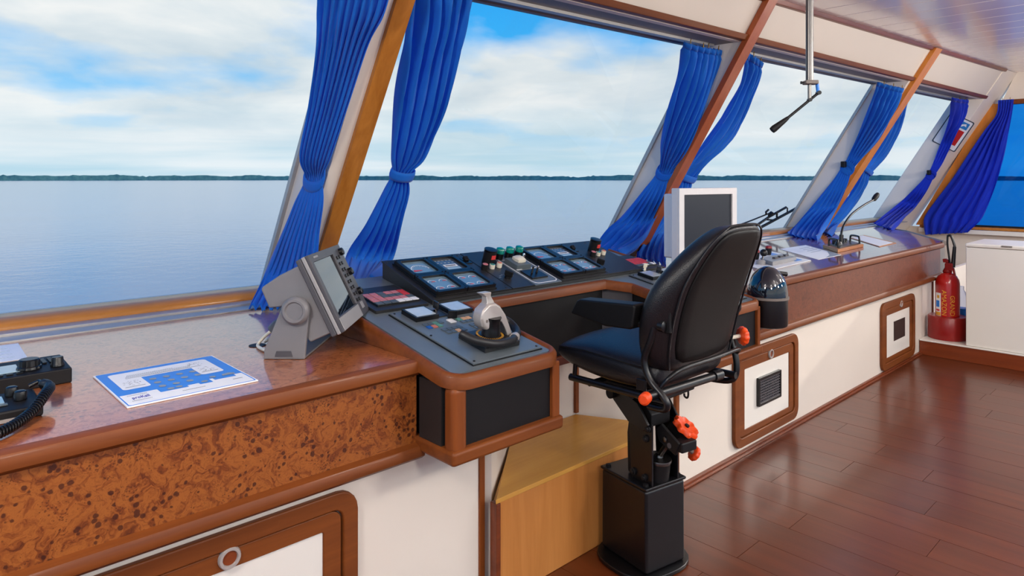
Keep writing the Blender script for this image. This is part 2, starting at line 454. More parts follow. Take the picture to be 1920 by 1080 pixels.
# ceiling with boards
cl = struct('ceiling', MB()._add([(xx, yy, zc(xx)+dz) for dz in (.012, .1) for xx, yy in ((-1.6, -2.6), (10.7, -2.6), (10.7, 2.2), (-1.6, 2.2))],
            [(3, 2, 1, 0), (4, 5, 6, 7), (0, 1, 5, 4), (1, 2, 6, 5), (2, 3, 7, 6), (3, 0, 4, 7)]), 'white_gloss', 'white glossy strip-board ceiling', 'ceiling')
cb_mb = MB().box(.0, .321, -2.6, 1.99, 0, .010)
cb_me = cb_mb.mesh('board')
x = -1.2; ang = math.atan(.031)
while x < 10.5:
    put('board', cb_me, 'ceil', cl, T(x, 0, zc(x))@RY(-ang), bevel=.004, seg=2); x += .33

# raked header boards between window heads and ceiling, one per bay
bays = [(-1.6, 1.427), (1.575, 4.08), (4.165, 7.22), (7.42, 10.0)]
hd = struct('wall_front', raked(MB(), -1.6, 10.6, .30, .26, zt, zc), 'cream2', 'cream raked front wall boards above the windows', 'wall')
for a, b in bays:
    raked(MB(), a, b, .318, .30, lambda q: zt(q)+.02, lambda q: zc(q)-.005).build('panel', 'cream2', hd)
tr = struct('trim_1', raked(MB(), -1.6, 9.95, .350, .318, zt, lambda q: zt(q)+.032), 'trim', 'reddish wood strip along the window heads', 'trim', bevel=.004)
tr = struct('trim_2', raked(MB(), -1.6, 10.0, .345, .30, lambda q: zc(q)-.028, lambda q: zc(q)), 'rail', 'dark wood strip where front wall meets ceiling', 'trim', bevel=.004)

# posts between the windows: deep cream box with a wooden cover strip on its inner face
plabel = ['near window post with honey wooden cover strip', 'middle window post with reddish wooden cover strip', 'far window post with orange wooden cover strip']
strips = [(1.487, 1.572), (4.045, 4.150), (7.26, 7.43)]
for i, (a, b) in enumerate(POST):
    p = struct('trim_%d' % (i+3), raked(MB(), a, b, 0, .32, .90, lambda q: zc(q)-.002), 'cream', 'cream '+plabel[i], 'post', bevel=.003)
    raked(MB(), strips[i][0], strips[i][1],   .32, .365 if i else .345, .925, lambda q: zc(q)-.01).build('cover_strip', ['post1', 'post2', 'post3'][i], p, bevel=.002, seg=1)
cp = struct('trim_6', raked(MB(), 9.93, 10.66, -.02, .33, .0, lambda q: zc(q)-.002), 'cream', 'wide cream corner post leaning at the far end of the front windows', 'post', bevel=.004)

# windows: pane, metal frame, head soffit, sill board and wooden sill rail
wl = ['largest nearest front window at the left of the picture', 'front window behind the helm console', 'front window behind the swivel seat top and hanging handle', 'far narrow-looking front window beside the corner post']
for i, (a, b) in enumerate(bays):
    w = struct('window_%d' % (i+1), raked(MB(), a+.004, b-.004, -.004, .004, .955, lambda q: zt(q)+.012), 'glass', wl[i], 'window')
    raked(MB(), a, b, -.012, .02, .93, .965).build('frame_bottom', 'alu', w)
    raked(MB(), a, b, -.012, .02, lambda q: zt(q)-.002, lambda q: zt(q)+.03).build('frame_top', 'darkmetal', w)
    for xx in (a, b-.018): raked(MB(), xx, xx+.018, -.012, .018, .96, lambda q: zt(q)+.01).build('frame_side', 'alu', w)
    # head soffit runs back from the trim to the glass
    def soff(q, z): return [(q, Yg(z)-.33, z), (q, Yg(z)+.01, z)]
    mb = MB(); vs = []
    for q in (a, b): vs += soff(q, zt(q)+.004)+[(q, Yg(zt(q))+.01, zt(q)+.03), (q, Yg(zt(q))-.33, zt(q)+.03)]
    mb._add(vs, [(0, 1, 2, 3), (7, 6, 5, 4), (0, 4, 5, 1), (1, 5, 6, 2), (2, 6, 7, 3), (3, 7, 4, 0)]); mb.build('head_soffit', 'darkmetal', w)
    mb = MB(); vs = []
    for q in (a, b-.04):
        z = zt(q); vs += [(q, Yg(z)-.13, z-.012), (q, Yg(z)-.09, z-.012), (q, Yg(z)-.09, z+.006), (q, Yg(z)-.13, z+.006)]
    mb._add(vs, [(0, 1, 2, 3), (7, 6, 5, 4), (0, 4, 5, 1), (1, 5, 6, 2), (2, 6, 7, 3), (3, 7, 4, 0)]); mb.build('curtain_track', 'alu', w, bevel=.002)
    # wooden sill rail, half round
    prof = [(3.12, .915), (3.115, .935), (3.12, .955), (3.14, .968), (3.18, .974), (3.27, .974), (3.32, .955), (3.32, .915)]
    prism = MB().prism([(a, yy, zz) for yy, zz in prof], (b-a, 0, 0)); prism.build('sill_rail', 'oak', w, smooth=50)
    MB().box(a, b, 2.955, 3.045, .915, .926).box(a, b, 3.045, 3.125, .915, .936).build('sill_flashing', 'alu', w, bevel=.003)
struct('wall_front_lower', MB().box(-1.6, 10.55, 3.33, 3.40, -.2, .95), 'cream', 'outer bulkhead below the front windows', 'wall')

# side wall at the far end with its blue window
XS = 10.55
sw = struct('wall_side', MB().box(XS, XS+.06, .9, 3.33, -.05, .83), 'cream', 'cream side wall below the blue side window', 'wall')
hz0, hz1 = 2.475, 2.475
MB()._add([(XS+dx, yy, zz) for dx in (0, .06) for yy, zz in ((.9, 2.50), (2.02, 2.50), (1.87, 2.86), (.9, 2.86))],
          [(0, 1, 2, 3), (7, 6, 5, 4), (0, 4, 5, 1), (1, 5, 6, 2), (2, 6, 7, 3), (3, 7, 4, 0)]).build('head_panel', 'cream', sw)
w5 = struct('window_5', MB().prism([(XS+.02, .9, .86), (XS+.02, 3.02, .86), (XS+.02, 2.02, 2.5), (XS+.02, .9, 2.5)], (.008, 0, 0)), 'glassblue', 'side window of blue tinted glass at the right edge', 'window')
MB().box(XS-.07, XS+.05, .9, 2.95, .825, .862).build('sill_rail', 'oak', w5, bevel=.008)
MB().box(XS-.11, XS+.0, .9, 2.95, .765, .822).build('sill_ledge', 'white_gloss', w5, bevel=.006)
MB().box(XS-.02, XS+.01, .9, 2.93, .862, .885).build('frame_bottom', 'blackm', w5)
MB().box(XS-.03, XS+.05, .9, 2.05, 2.44, 2.50).build('head_rail', 'trim', w5, bevel=.005)
MB()._add([(xx, yy, zz) for xx in (XS-.12, XS+.04) for yy, zz in ((2.80, .86), (2.98, .86), (2.14, 2.45), (1.98, 2.45))],
          [(0, 1, 2, 3), (7, 6, 5, 4), (0, 4, 5, 1), (1, 5, 6, 2), (2, 6, 7, 3), (3, 7, 4, 0)]).build('frame_side', 'post3', w5, bevel=.004)

# low white panels below the consoles
wa = struct('wall_panel_front', MB().box(-1.6, 1.56, 1.83, 1.87, 0, .66), 'cream', 'cream panel under the near burl console', 'wall')
wb = struct('wall_panel_front', MB().box(2.82, 6.86, 1.83, 1.87, 0, .70), 'cream', 'long cream panel under the far burl console', 'wall')
wc = struct('wall_knee_space', MB().plan([(1.60, 1.85), (1.62, 1.83), (2.02, 2.155), (2.44, 2.155), (2.78, 1.83), (2.80, 1.85), (2.46, 2.19), (2.00, 2.19)], 0, .72), 'cream', 'cream angled panels of the knee space under the helm', 'wall')
MB().box(1.558, 1.583, 1.822, 1.875, 0, .66).build('edge_strip', 'trimz', wa, bevel=.003)
MB().box(2.795, 2.822, 1.822, 1.875, 0, .70).build('edge_strip', 'trimz', wb, bevel=.003)
MB().box(6.85, 6.875, 1.82, 1.875, .12, .70).build('edge_strip', 'trimz', wb, bevel=.003)
MB().box(2.432, 2.452, 2.140, 2.158, .38, .70).build('corner_strip', 'trimz', wc)
struct('wall_panel_end', MB().box(6.88, 9.6, 1.86, 1.90, .0, .62), 'cream', 'short cream panel behind the fire extinguisher', 'wall')
bb = struct('baseboard_front', MB().box(2.83, 6.5, 1.812, 1.83, 0, .022).box(2.83, 6.5, 1.80, 1.812, 0, .012), 'rail', 'narrow dark wood strip between cream panel and floor', 'baseboard', bevel=.003)
struct('baseboard_side', MB().box(6.485, 6.53, -.9, 1.826, 0, .118), 'base_wood', 'reddish wooden plinth front under the white locker', 'baseboard', bevel=.003)
struct('trim_7', MB().box(6.48, 7.6, -.9, 1.826, .118, .13), 'white_gloss', 'white painted ledge top carrying the red extinguisher', 'ledge', bevel=.003)

# ================================================================ consoles
def nosing(mb, poly_yz, x0, x1): return mb.prism([(x0, y, z) for y, z in poly_yz], (x1-x0, 0, 0))
NOSE = [(1.80, .872), (1.775, .874), (1.764, .884), (1.762, .905), (1.768, .918), (1.78, .922), (1.80, .922)]
LOWT = [(1.829, .602), (1.775, .606), (1.76, .618), (1.757, .635), (1.765, .650), (1.785, .658), (1.829, .66)]

# near worktop and its apron
t = thing('worktop', 'near polished burl worktop with rounded wooden front edge, at left', 'worktop', (0, 1.9, .92))
MB().plan([(-1.6, 1.80), (1.262, 1.80), (1.262, 2.56), (4.08, 2.56), (4.08, 2.96), (-1.6, 2.96)], .885, .92).build('top', 'burltop', t)
nosing(MB(), NOSE, -1.6, 1.262).build('front_edge', 'trim', t, smooth=40)
t = thing('console_apron', 'near burl veneer apron below the left worktop', 'console', (0, 1.9, .6))
MB().box(-1.6, 1.26, 1.785, 1.829, .64, .88).build('burl_panel', 'burl', t)
nosing(MB(), LOWT, -1.6, 1.275).build('lower_molding', 'trim', t, smooth=40)

# far worktop with oblique end
t = thing('worktop', 'far polished red-brown worktop with gooseneck microphone and papers on it', 'worktop', (5, 2.2, .92))
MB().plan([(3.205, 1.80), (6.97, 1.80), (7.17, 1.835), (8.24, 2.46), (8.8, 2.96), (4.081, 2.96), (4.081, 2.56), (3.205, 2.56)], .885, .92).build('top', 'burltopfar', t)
nosing(MB(), NOSE, 3.205, 6.97).build('front_edge', 'trim', t, smooth=40)
MB().tube([(7.12, 1.80, .905), (8.26, 2.455, .905), (8.82, 2.96, .905)], .022, 10).build('end_rail', 'darkmetal', t, smooth=50)
t = thing('console_apron', 'far red-brown burl apron with sunlit rounded lower molding', 'console', (5, 1.9, .6))
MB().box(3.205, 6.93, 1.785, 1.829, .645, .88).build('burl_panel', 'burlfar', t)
nosing(MB(), LOWT, 3.205, 6.95).build('lower_molding', 'trim', t, smooth=40)
MB().plan([(6.93, 1.787), (7.13, 1.80), (7.15, 1.84), (8.2, 2.46), (8.15, 2.5), (6.93, 1.86)], .62, .885).build('end_panel', 'darkmetal', t, bevel=.004)

# helm console: desk rises towards the windows
TD = .185; AD = math.atan(TD)
def zd(y): return .925+TD*(y-1.76)
def desk_plan(mb, pts, h0, h1):
    """prism over plan points following the sloping desk"""
    n = len(pts); area = sum(pts[i][0]*pts[(i+1) % n][1]-pts[(i+1) % n][0]*pts[i][1] for i in range(n))
    if area < 0: pts = pts[::-1]
    vs = [(x, y, zd(y)+h0 if not callable(h0) else h0(y)) for x, y in pts]+[(x, y, zd(y)+h1) for x, y in pts]
    mb._add(vs, [tuple(range(n-1, -1, -1)), tuple(range(n, 2*n))]+[(i, (i+1) % n, (i+1) % n+n, i+n) for i in range(n)])
    return mb
ht = thing('helm_console', 'U-shaped helm console with dark grey sloping desk and wooden rails', 'console', (2.23, 2.2, .64))
Lx0, Lx1, Rx0, Rx1, Yf, Yc, Yb = 1.268, 1.735, 2.725, 3.195, 1.605, 2.128, 2.55
inset = .018
desk_plan(MB(), [(Lx0+.02, Yf+.02), (Lx1-.02, Yf+.02), (Lx1-.02, Yc), (Lx1+.04, Yc+.02), (Rx0-.075, Yc+.02), (Rx0+.02, Yc-.08), (Rx0+.02, Yf+.02), (Rx1-.02, Yf+.02), (Rx1-.02, Yb), (Lx0+.02, Yb)], -.03, 0).build('desk_top', 'desk', ht)
# rails round the desk: swept rounded bar
def rail(path, name='rail', w=.032, hgt=.042, up=.006, m='trim'):
    """bar of rounded section following plan path on the sloping desk"""
    P = [Vector((x, y, zd(y)+up)) for x, y in path]
    sec = [(-w/2, -hgt), (-w/2, -.012), (-w/2+.007, -.003), (-w/2+.013, 0), (w/2-.013, 0), (w/2-.007, -.003), (w/2, -.012), (w/2, -hgt)]
    rings = []
    for i, p in enumerate(P):
        a = P[max(i-1, 0)]; b = P[min(i+1, len(P)-1)]
        d0 = (p-a).normalized() if i else (b-p).normalized(); d1 = (b-p).normalized() if i < len(P)-1 else d0
        n0 = Vector((-d0.y, d0.x, 0)).normalized(); n1 = Vector((-d1.y, d1.x, 0)).normalized()
        nn = (n0+n1).normalized(); k = 1/max(.5, nn.dot(n0))
        rings.append([p+nn*(s_*k)+Vector((0, 0, h)) for s_, h in sec])
    mb = MB().loft(rings); o = mb.build(name, m, ht, smooth=45); fixnormals(o.data); return o
def arc(cx, cy, r, a0, a1, n=6): return [(cx+r*math.cos(math.radians(a0+(a1-a0)*k/n)), cy+r*math.sin(math.radians(a0+(a1-a0)*k/n))) for k in range(n+1)]
r_ = .06
rail([(Lx0, Yb), (Lx0, 2.2)]+arc(Lx0+r_, Yf+r_, r_, 180, 270)+arc(Lx1-r_, Yf+r_, r_, 270, 360)+[(Lx1, Yc)], hgt=.046)
rail([(Lx1, Yc-.005), (Lx1+.05, Yc), (Rx0-.095, Yc)], hgt=.045)
rail([(Rx0-.096, Yc), (Rx0, Yc-.10)], hgt=.045)
rail([(Rx0, Yc-.10)]+arc(Rx0+r_, Yf+r_, r_, 180, 270)+arc(Rx1-r_, Yf+r_, r_, 270, 360)+[(Rx1, 2.2), (Rx1, Yb)], hgt=.046)
# carcass (black) under the desk
B0 = .665
def wing(x0, x1):
    desk_plan(MB(), [(x0+.012, Yf+.012), (x1-.012, Yf+.012), (x1-.012, Yb), (x0+.012, Yb)], lambda y: B0, -.03).build('wing_body', 'blackm', ht)
wing(Lx0, Lx1); wing(Rx0, Rx1)
desk_plan(MB(), [(Lx1-.012, Yc+.012), (Rx0+.012, Yc+.012), (Rx0+.012, Yb), (Lx1-.012, Yb)], lambda y: B0, -.03).build('center_body', 'blackm', ht)
MB().plan([(Rx0-.1, Yc+.014), (Rx0-.09, Yc+.006), (Rx0+.006, Yc-.094), (Rx0+.014, Yc-.09)], B0, .955).build('corner_panel', 'greyd', ht)
for x0, x1 in ((Lx0, Lx1), (Rx0, Rx1)):
    # corner posts and lower rail of each wing
    for cx, sg in ((x0+.032, 1), (x1-.014, -1)):
        wd = .03 if cx < x0+.1 and x0 == Lx0 or cx > x1-.1 and x0 == Rx0 else .014
        if sg == 1 and x0 == Lx0: MB().box(x0-.004, x0+.056, Yf-.004, Yf+.05, B0-.02, zd(Yf)-.03).build('corner_post', 'trimz', ht, bevel=.02, seg=4)
        elif sg == -1 and x0 == Rx0: MB().box(x1-.022, x1+.004, Yf-.004, Yf+.03, B0-.02, zd(Yf)-.03).build('corner_post', 'trimz', ht, bevel=.006)
        else: MB().box(cx-wd-.006 if sg == -1 else x0-.004, cx+.016 if sg == -1 else x0+.02, Yf-.003, Yf+.03, B0-.02, zd(Yf)-.03).build('corner_post', 'trimz', ht, bevel=.006)
    MB().box(x0-.012, x1+.012, Yf-.014, Yf+.25, .632, B0+.012).build('lower_rail', 'trim', ht, bevel=.012, seg=3)
    MB().box(x0-.008, x1+.008, Yf+.25, 1.86 if x0 == Lx0 else 1.9, .632, B0+.012).build('lower_rail', 'trim', ht, bevel=.01, seg=3)
MB().box(Lx1-.01, Rx0+.01, Yc-.004, Yc+.06, .632, B0+.01).build('lower_rail', 'rail', ht, bevel=.008)
MB().box(Lx0-.004, Lx0+.012, Yf+.055, 1.775, B0+.012, zd(Yf)-.03).build('side_panel', 'deskblk', ht)
# wooden side boards rising above the worktops
MB()._add([(x, y, z) for x in (Lx0-.012, Lx0+.014) for y, z in ((1.79, .921), (Yb, .921), (Yb, zd(Yb)-.03), (1.79, zd(1.79)-.03))],
          [(0, 1, 2, 3), (7, 6, 5, 4), (0, 4, 5, 1), (1, 5, 6, 2), (2, 6, 7, 3), (3, 7, 4, 0)]).build('side_board', 'trim', ht)
MB()._add([(x, y, z) for x in (Rx1-.014, Rx1+.009) for y, z in ((1.79, .921), (Yb, .921), (Yb, zd(Yb)-.03), (1.79, zd(1.79)-.03))],
          [(0, 1, 2, 3), (7, 6, 5, 4), (0, 4, 5, 1), (1, 5, 6, 2), (2, 6, 7, 3), (3, 7, 4, 0)]).build('side_board', 'trim', ht)

# footrest step under the helm
t = thing('footrest_step', 'yellow-brown plywood step box filling the knee space under the helm', 'step', (2.2, 1.95, 0))
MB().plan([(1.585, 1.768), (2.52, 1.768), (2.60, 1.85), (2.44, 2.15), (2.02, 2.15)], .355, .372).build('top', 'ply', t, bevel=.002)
MB().box(1.592, 2.51, 1.772, 1.79, .002, .355).build('front_board', 'plyf', t)
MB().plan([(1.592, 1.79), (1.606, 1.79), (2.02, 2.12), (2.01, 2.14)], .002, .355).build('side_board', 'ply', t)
MB().box(1.586, 1.606, 1.764, 1.80, .002, .356).build('corner_strip', 'rail', t, bevel=.003)

# cabinet hatches: rounded outer frame, door frame, cream door, lock, vent
def hatch(x0, x1, z0, z1, label, vent=None, lock=None, rl=.03):
    t = thing('cabinet_hatch', label, 'hatch', ((x0+x1)/2, 1.82, z0), 'round-cornered cabinet hatches')
    Y = 1.83; f = lambda a, b, d: (a, Y-d, b)
    r1 = .065
    ring_frame(MB(), rrect(x0, x1, z0, z1, r1), rrect(x0+.05, x1-.05, z0+.05, z1-.05, .035), f, .0, .022).build('outer_frame', 'trim', t, bevel=.006)
    ring_frame(MB(), rrect(x0+.053, x1-.053, z0+.053, z1-.053, .033), rrect(x0+.118, x1-.112, z0+.085, z1-.104, .006), f, .0, .014).build('door_frame', 'trim', t, bevel=.004)
    MB().box(x0+.117, x1-.111, Y-.009, Y-.001, z0+.084, z1-.103).build('door_panel', 'white_gloss', t)
    if lock:
        lx, lz = lock
        MB().lathe([(rl*.62, .012), (rl, .013), (rl, .019), (rl*.9, .024), (rl*.68, .024), (rl*.62, .018)], (lx, Y, lz), (0, -1, 0), 24).build('lock_ring', 'silver', t, smooth=40)
        MB().lathe([(rl*.62, .0), (rl*.62, .0192)], (lx, Y, lz), (0, -1, 0), 20).build('lock_recess', 'rail', t)
    if vent:
        a, b, c, d = vent
        if len(label) and 'grille' in label:
            v = MB().box(a, b, Y-.016, Y-.009, c, d).build('vent_grille', 'blackm', t)
            ring_frame(MB(), rrect(a-.012, b+.012, c-.012, d+.012, .004, 1), rrect(a+.004, b-.004, c+.004, d-.004, .003, 1), f, .009, .026).build('vent_frame', 'black', v, bevel=.003)
            nz = 9; nx = 12
            for k in range(nz):
                zz = c+(d-c)*(k+.5)/nz
                MB(T(0, 0, 0)).box(a, b, Y-.023, Y-.016, zz-.0035, zz+.0035).build('slat', 'greyd', v)
            for k in range(1, nx):
                xx = a+(b-a)*k/nx; MB().box(xx-.0025, xx+.0025, Y-.022, Y-.016, c, d).build('bar', 'greyd', v)
        else:
            MB().box(a, b, Y-.012, Y-.009, c, d).build('vent_opening', 'vent_dark', t)
    return t
hatch(.24, 1.065, .045, .57, 'near wooden framed hatch with round lock ring below the left apron', lock=(.682, .498))
hatch(3.33, 4.10, .045, .562, 'middle wooden framed hatch with black grille right of the swivel seat', vent=(3.60, 3.85, .235, .37), lock=(3.745, .493), rl=.028)
hatch(5.545, 6.32, .03, .545, 'far wooden framed hatch with plain dark square opening', vent=(5.83, 6.09, .22, .372), lock=(5.975, .496), rl=.028)

# ================================================================ helm instruments
MD = T(0, 1.76, .925)@RX(AD)
CA = math.cos(AD)
def ly(y): return (y-1.76)/CA          # plan y -> distance along the desk slope
def keys(x0, x1, y0, y1, rows, cols, parent, h, name='key', gap=.0022, mtx=MD, conv=ly, th=.003):
    """grid of small keys; rows from the front edge backwards, entries are material names or None"""
    n = len(rows); dx = (x1-x0)/cols; dy = (y1-y0)/n; cache = {}
    for j, r in enumerate(rows):
        for i, mm in enumerate(r):
            if mm is None: continue
            if mm not in cache:
                cache[mm] = MB().box(gap, dx-gap, gap, dy/CA-gap, 0, th).mesh(name)
            put(name, cache[mm], mm, parent, mtx@T(x0+i*dx, conv(y0+j*dy), h))

# alarm keypads on both wings
def keypad(x0, label, rows):
    t = thing('alarm_keypad', label, 'keypad', tuple(MD@Vector((x0+.11, ly(2.27), .0))))
    MB(MD).box(x0, x0+.238, ly(2.158), ly(2.40), .0005, .012).build('base_plate', 'deskblk', t, bevel=.001, seg=1)
    MB(MD).box(x0+.03, x0+.226, ly(2.195), ly(2.325), .012, .017).build('key_frame', 'black', t)
    keys(x0+.032, x0+.224, 2.198, 2.322, rows, 6, t, .0165)
Z = 'kgrey'; A_ = 'pink'; R1 = 'red'; Wt = 'white'
keypad(1.342, 'alarm keypad with rose and red keys on the left helm wing', [[Z, Z, Z, Wt, Wt, Wt], [A_, A_, A_, A_, A_, Z], [A_, A_, Z, Z, Z, R1], [A_, A_, Z, A_, A_, R1]])
keypad(2.945, 'alarm keypad with dark red keys in curtain shade at the right of the helm', [[Z, Z, Z, Wt, Z, Wt], [R1, R1, R1, R1, R1, Z], [R1, R1, R1, R1, R1, R1], [R1, R1, R1, R1, R1, R1]])

# thruster control plates
def control_plate(x0, label, mirror=False):
    t = thing('control_plate', label, 'control panel', tuple(MD@Vector((x0+.15, ly(1.9), 0))))
    MB(MD).box(x0, x0+.306, ly(1.648), ly(2.128), .0005, .009).build('plate', 'desk', t, bevel=.001, seg=1)
    MB(MD).box(x0-.003, x0+.309, ly(1.645), ly(2.131), .0002, .004).build('gasket', 'black', t)
    for sx in (.012, .294):
        for yy in (1.66, 1.89, 2.115): MB(MD).lathe([(.004, 0), (.004, .002), (.002, .003)], (x0+sx, ly(yy), .009), (0, 0, 1), 8).build('screw', 'black', t)
    for dx in (.036, .2):
        d = MB(MD).box(x0+dx, x0+dx+.102, ly(2.012), ly(2.108), .009, .026).build('display', 'black', t, bevel=.001, seg=1)
        MB(MD).box(x0+dx+.009, x0+dx+.093, ly(2.021), ly(2.100), .026, .0275).build('display_glass', 'lcdw', d)
    ks = MB(MD).box(x0+.146, x0+.19, ly(2.02), ly(2.09), .009, .013).build('key_switch', 'deskblk', t)
    MB(MD).lathe([(.009, 0), (.009, .012), (.006, .014)], (x0+.16, ly(2.065), .013), (0, 0, 1), 14).build('key_barrel', 'chrome', ks, smooth=40)
    MB(MD).box(x0+.157, x0+.163, ly(2.05), ly(2.08), .026, .055).build('key', 'steel', ks, bevel=.002)
    MB(MD@T(x0+.17, ly(2.0), .009)@RZ(-.5)).box(0, .035, 0, .012, 0, .03).build('toggle_guard', 'black', ks, bevel=.002)
    keys(x0+.04, x0+.13, 1.94, 1.99, [['kblue', 'kcoral', 'kgreen', None], [Z, Z, 'kgreen', Z]], 4, t, .009)
    keys(x0+.076, x0+.166, 1.875, 1.925, [[Z, Z, 'kpeach', Z], [Z, Z, Z, Z]], 4, t, .009)
    keys(x0+.19, x0+.28, 1.935, 1.985, [[Z, Z, Z, Z], ['kgreen', 'kpeach', 'kpeach', Z]], 4, t, .009)
    keys(x0+.2, x0+.29, 1.87, 1.92, [[Z, 'kpeach', Z, Z], [Z, Z, Z, Z]], 4, t, .009)
    keys(x0+.15, x0+.18, 1.955, 1.99, [[Wt], [Wt]], 1, t, .009)
    return t
control_plate(1.382, 'thruster control plate with two pale displays on the left helm wing')
control_plate(2.835, 'thruster control plate half hidden behind the seat on the right wing')

# thruster levers
def lever(ox, oy, label, group=None):
    L = T(ox, oy, 0)
    t = thing('thruster_lever', label, 'lever', tuple(MD@Vector((ox, ly(oy), .01))))
    q = MD@T(ox, ly(oy), .009)
    MB(q).box(-.079, .079, -.072, .072, 0, .018).build('base_block', 'deskblk', t, bevel=.002)
    MB(q).lathe([(.05, .018), (.05, .026), (.047, .028)], (0, 0, 0), (0, 0, 1), 40).build('dial', 'black', t, smooth=40)
    dm = MB().box(.041, .049, -.0008, .0008, .0, .0008).mesh('tick')
    for k in range(40): put('tick', dm, 'yellow', t, q@RZ(2*math.pi*k/40)@T(0, 0, .028))
    MB(q).lathe([(.034, .028), (.03, .05), (.026, .075), (.03, .09)], (.005, 0, 0), (0, 0, 1), 24).build('stem', 'black', t, smooth=40)
    # silver hub: rounded disc upright in the x-z plane with curved arm reaching down to the grip
    z0 = MD@Vector((ox, ly(oy), 0)); z0 = z0.z
    def P2(x, z, y=0): return (ox+x, oy+y, z0+z)
    ring = []
    prof = [(-.058, .098), (-.048, .128), (-.02, .146), (.012, .146), (.035, .132), (.062, .098), (.082, .055), (.096, .022), (.074, .016), (.058, .05), (.04, .076), (.018, .080), (-.004, .064), (-.028, .055), (-.048, .07)]
    rings = []
    for y, sc in ((-.026, .86), (-.02, .97), (0, 1.0), (.02, .97), (.026, .86)):
        rings.append([P2(.01+(x-.01)*sc, .09+(z-.09)*sc, y) for x, z in prof])
    o = MB().loft(rings).build('hub', 'silver', t, bevel=.004, seg=2); fixnormals(o.data)
    rings = [[P2(-.012*s_+dx, z, -.014*w_) , P2(.012*s_+dx, z, -.014*w_), P2(.012*s_+dx, z, .014*w_), P2(-.012*s_+dx, z, .014*w_)] for z, s_, w_, dx in ((.128, 1.9, 1.3, -.006), (.15, 1.3, 1.1, -.004), (.168, .9, .9, -.01), (.178, 1.5, 1.1, -.018), (.183, 1.8, 1.2, -.022))]
    o = MB().loft(rings).build('thumb_lift', 'silver', t, bevel=.003); fixnormals(o.data)
    MB().lathe([(.005, 0), (.005, .002)], P2(-.03, .088, -.026), (0, -1, 0), 12).build('pivot_screw', 'darkmetal', t)
    g = smoothpath([P2(-.15, .068, -.03), P2(-.118, .045, -.068), P2(-.05, .026, -.09), P2(.035, .018, -.075), P2(.085, .016, -.04)], 5)
    MB().tube(g, [.011]+[.0145]*(len(g)-2)+[.013], 12).build('grip', 'rubber', t, smooth=60)
    g = smoothpath([P2(.085, .016, -.036), P2(.125, .018, -.012), P2(.15, .028, .024), P2(.15, .045, .055), P2(.132, .058, .07)], 5)
    MB().tube(g, [.013]+[.015]*(len(g)-2)+[.012], 12).build('grip', 'rubber', t, smooth=60)
    MB().lathe([(.016, -.014), (.018, 0), (.016, .014)], P2(.088, .016, -.038), (.9, .5, 0), 16).build('clamp', 'silver', t, smooth=40)
    return t
lever(1.546, 1.762, 'silver thruster lever with black curved grip on the left wing')

# key switch silhouette standing on the right wing
t = thing('key_switch', 'small white key standing in the right wing switch', 'key', tuple(MD@Vector((2.99, ly(2.12), .01))))
MB(MD).lathe([(.011, 0), (.011, .012), (.007, .014)], (2.985, ly(2.145), .0005), (0, 0, 1), 14).build('barrel', 'chrome', t, smooth=40)
MB(MD).box(2.975, 2.995, ly(2.143), ly(2.147), .0125, .028).box(2.968, 3.002, ly(2.143), ly(2.147), .028, .05).build('key', 'ivory', t, bevel=.002)

# raised instrument panel
AP = math.atan(.33); CP = math.cos(AP)
YP0, ZP0 = 2.158, 1.015
MP = T(0, YP0, ZP0)@RX(AP)
def py(y): return (y-YP0)/CP
ip = thing('instrument_panel', 'raised black instrument panel with gauges and lamps below the front window', 'instrument panel', (2.23, 2.3, 1.0))
XA, XB = 1.60, 2.93
ybk = 2.52
prof = [(YP0, zd(YP0)+.001), (YP0, ZP0), (ybk, ZP0+.33*(ybk-YP0)), (ybk, zd(ybk)+.001)]
MB().prism([(XA, y, z) for y, z in prof], (XB-XA-.06, 0, 0)).build('case', 'deskblk', ip, bevel=.002, seg=1)
MB().prism([(XB-.0605, y, z) for y, z in prof], (.12, 0, 0)).build('end_cheek', 'deskblk', ip, bevel=.004)
MB(MP).box(XA-.004, 2.025, py(YP0)-.006, py(ybk)+.004, .0003, .006).build('face_plate', 'deskblk', ip, bevel=.001, seg=1)
MB(MP).box(2.03, 2.165, py(YP0)-.006, py(ybk)+.004, .0003, .006).build('face_plate', 'deskblk', ip, bevel=.001, seg=1)
MB(MP).box(2.17, 2.345, py(YP0)-.006, py(ybk)+.004, .0003, .006).build('face_plate', 'desk', ip, bevel=.001, seg=1)
MB(MP).box(2.35, XB+.05, py(YP0)-.006, py(ybk)+.004, .0003, .006).build('face_plate', 'deskblk', ip, bevel=.001, seg=1)
for sx in (XA+.012, 1.78, 2.0, 2.38, 2.7, 2.92):
    for sy in (.008, .365): MB(MP).lathe([(.004, 0), (.004, .002), (.002, .003)], (sx, sy, .006), (0, 0, 1), 8).build('screw', 'steel', ip)
def arcstrip(mb, cx, cy, r, a0, a1, w, h, n=14):
    vs = []
    for k in range(n+1):
        a = math.radians(a0+(a1-a0)*k/n)
        for rr in (r-w/2, r+w/2): vs.append((cx+rr*math.cos(a), cy+rr*math.sin(a), h))
    mb._add(vs, [(2*k, 2*k+1, 2*k+3, 2*k+2) for k in range(n)]); return mb
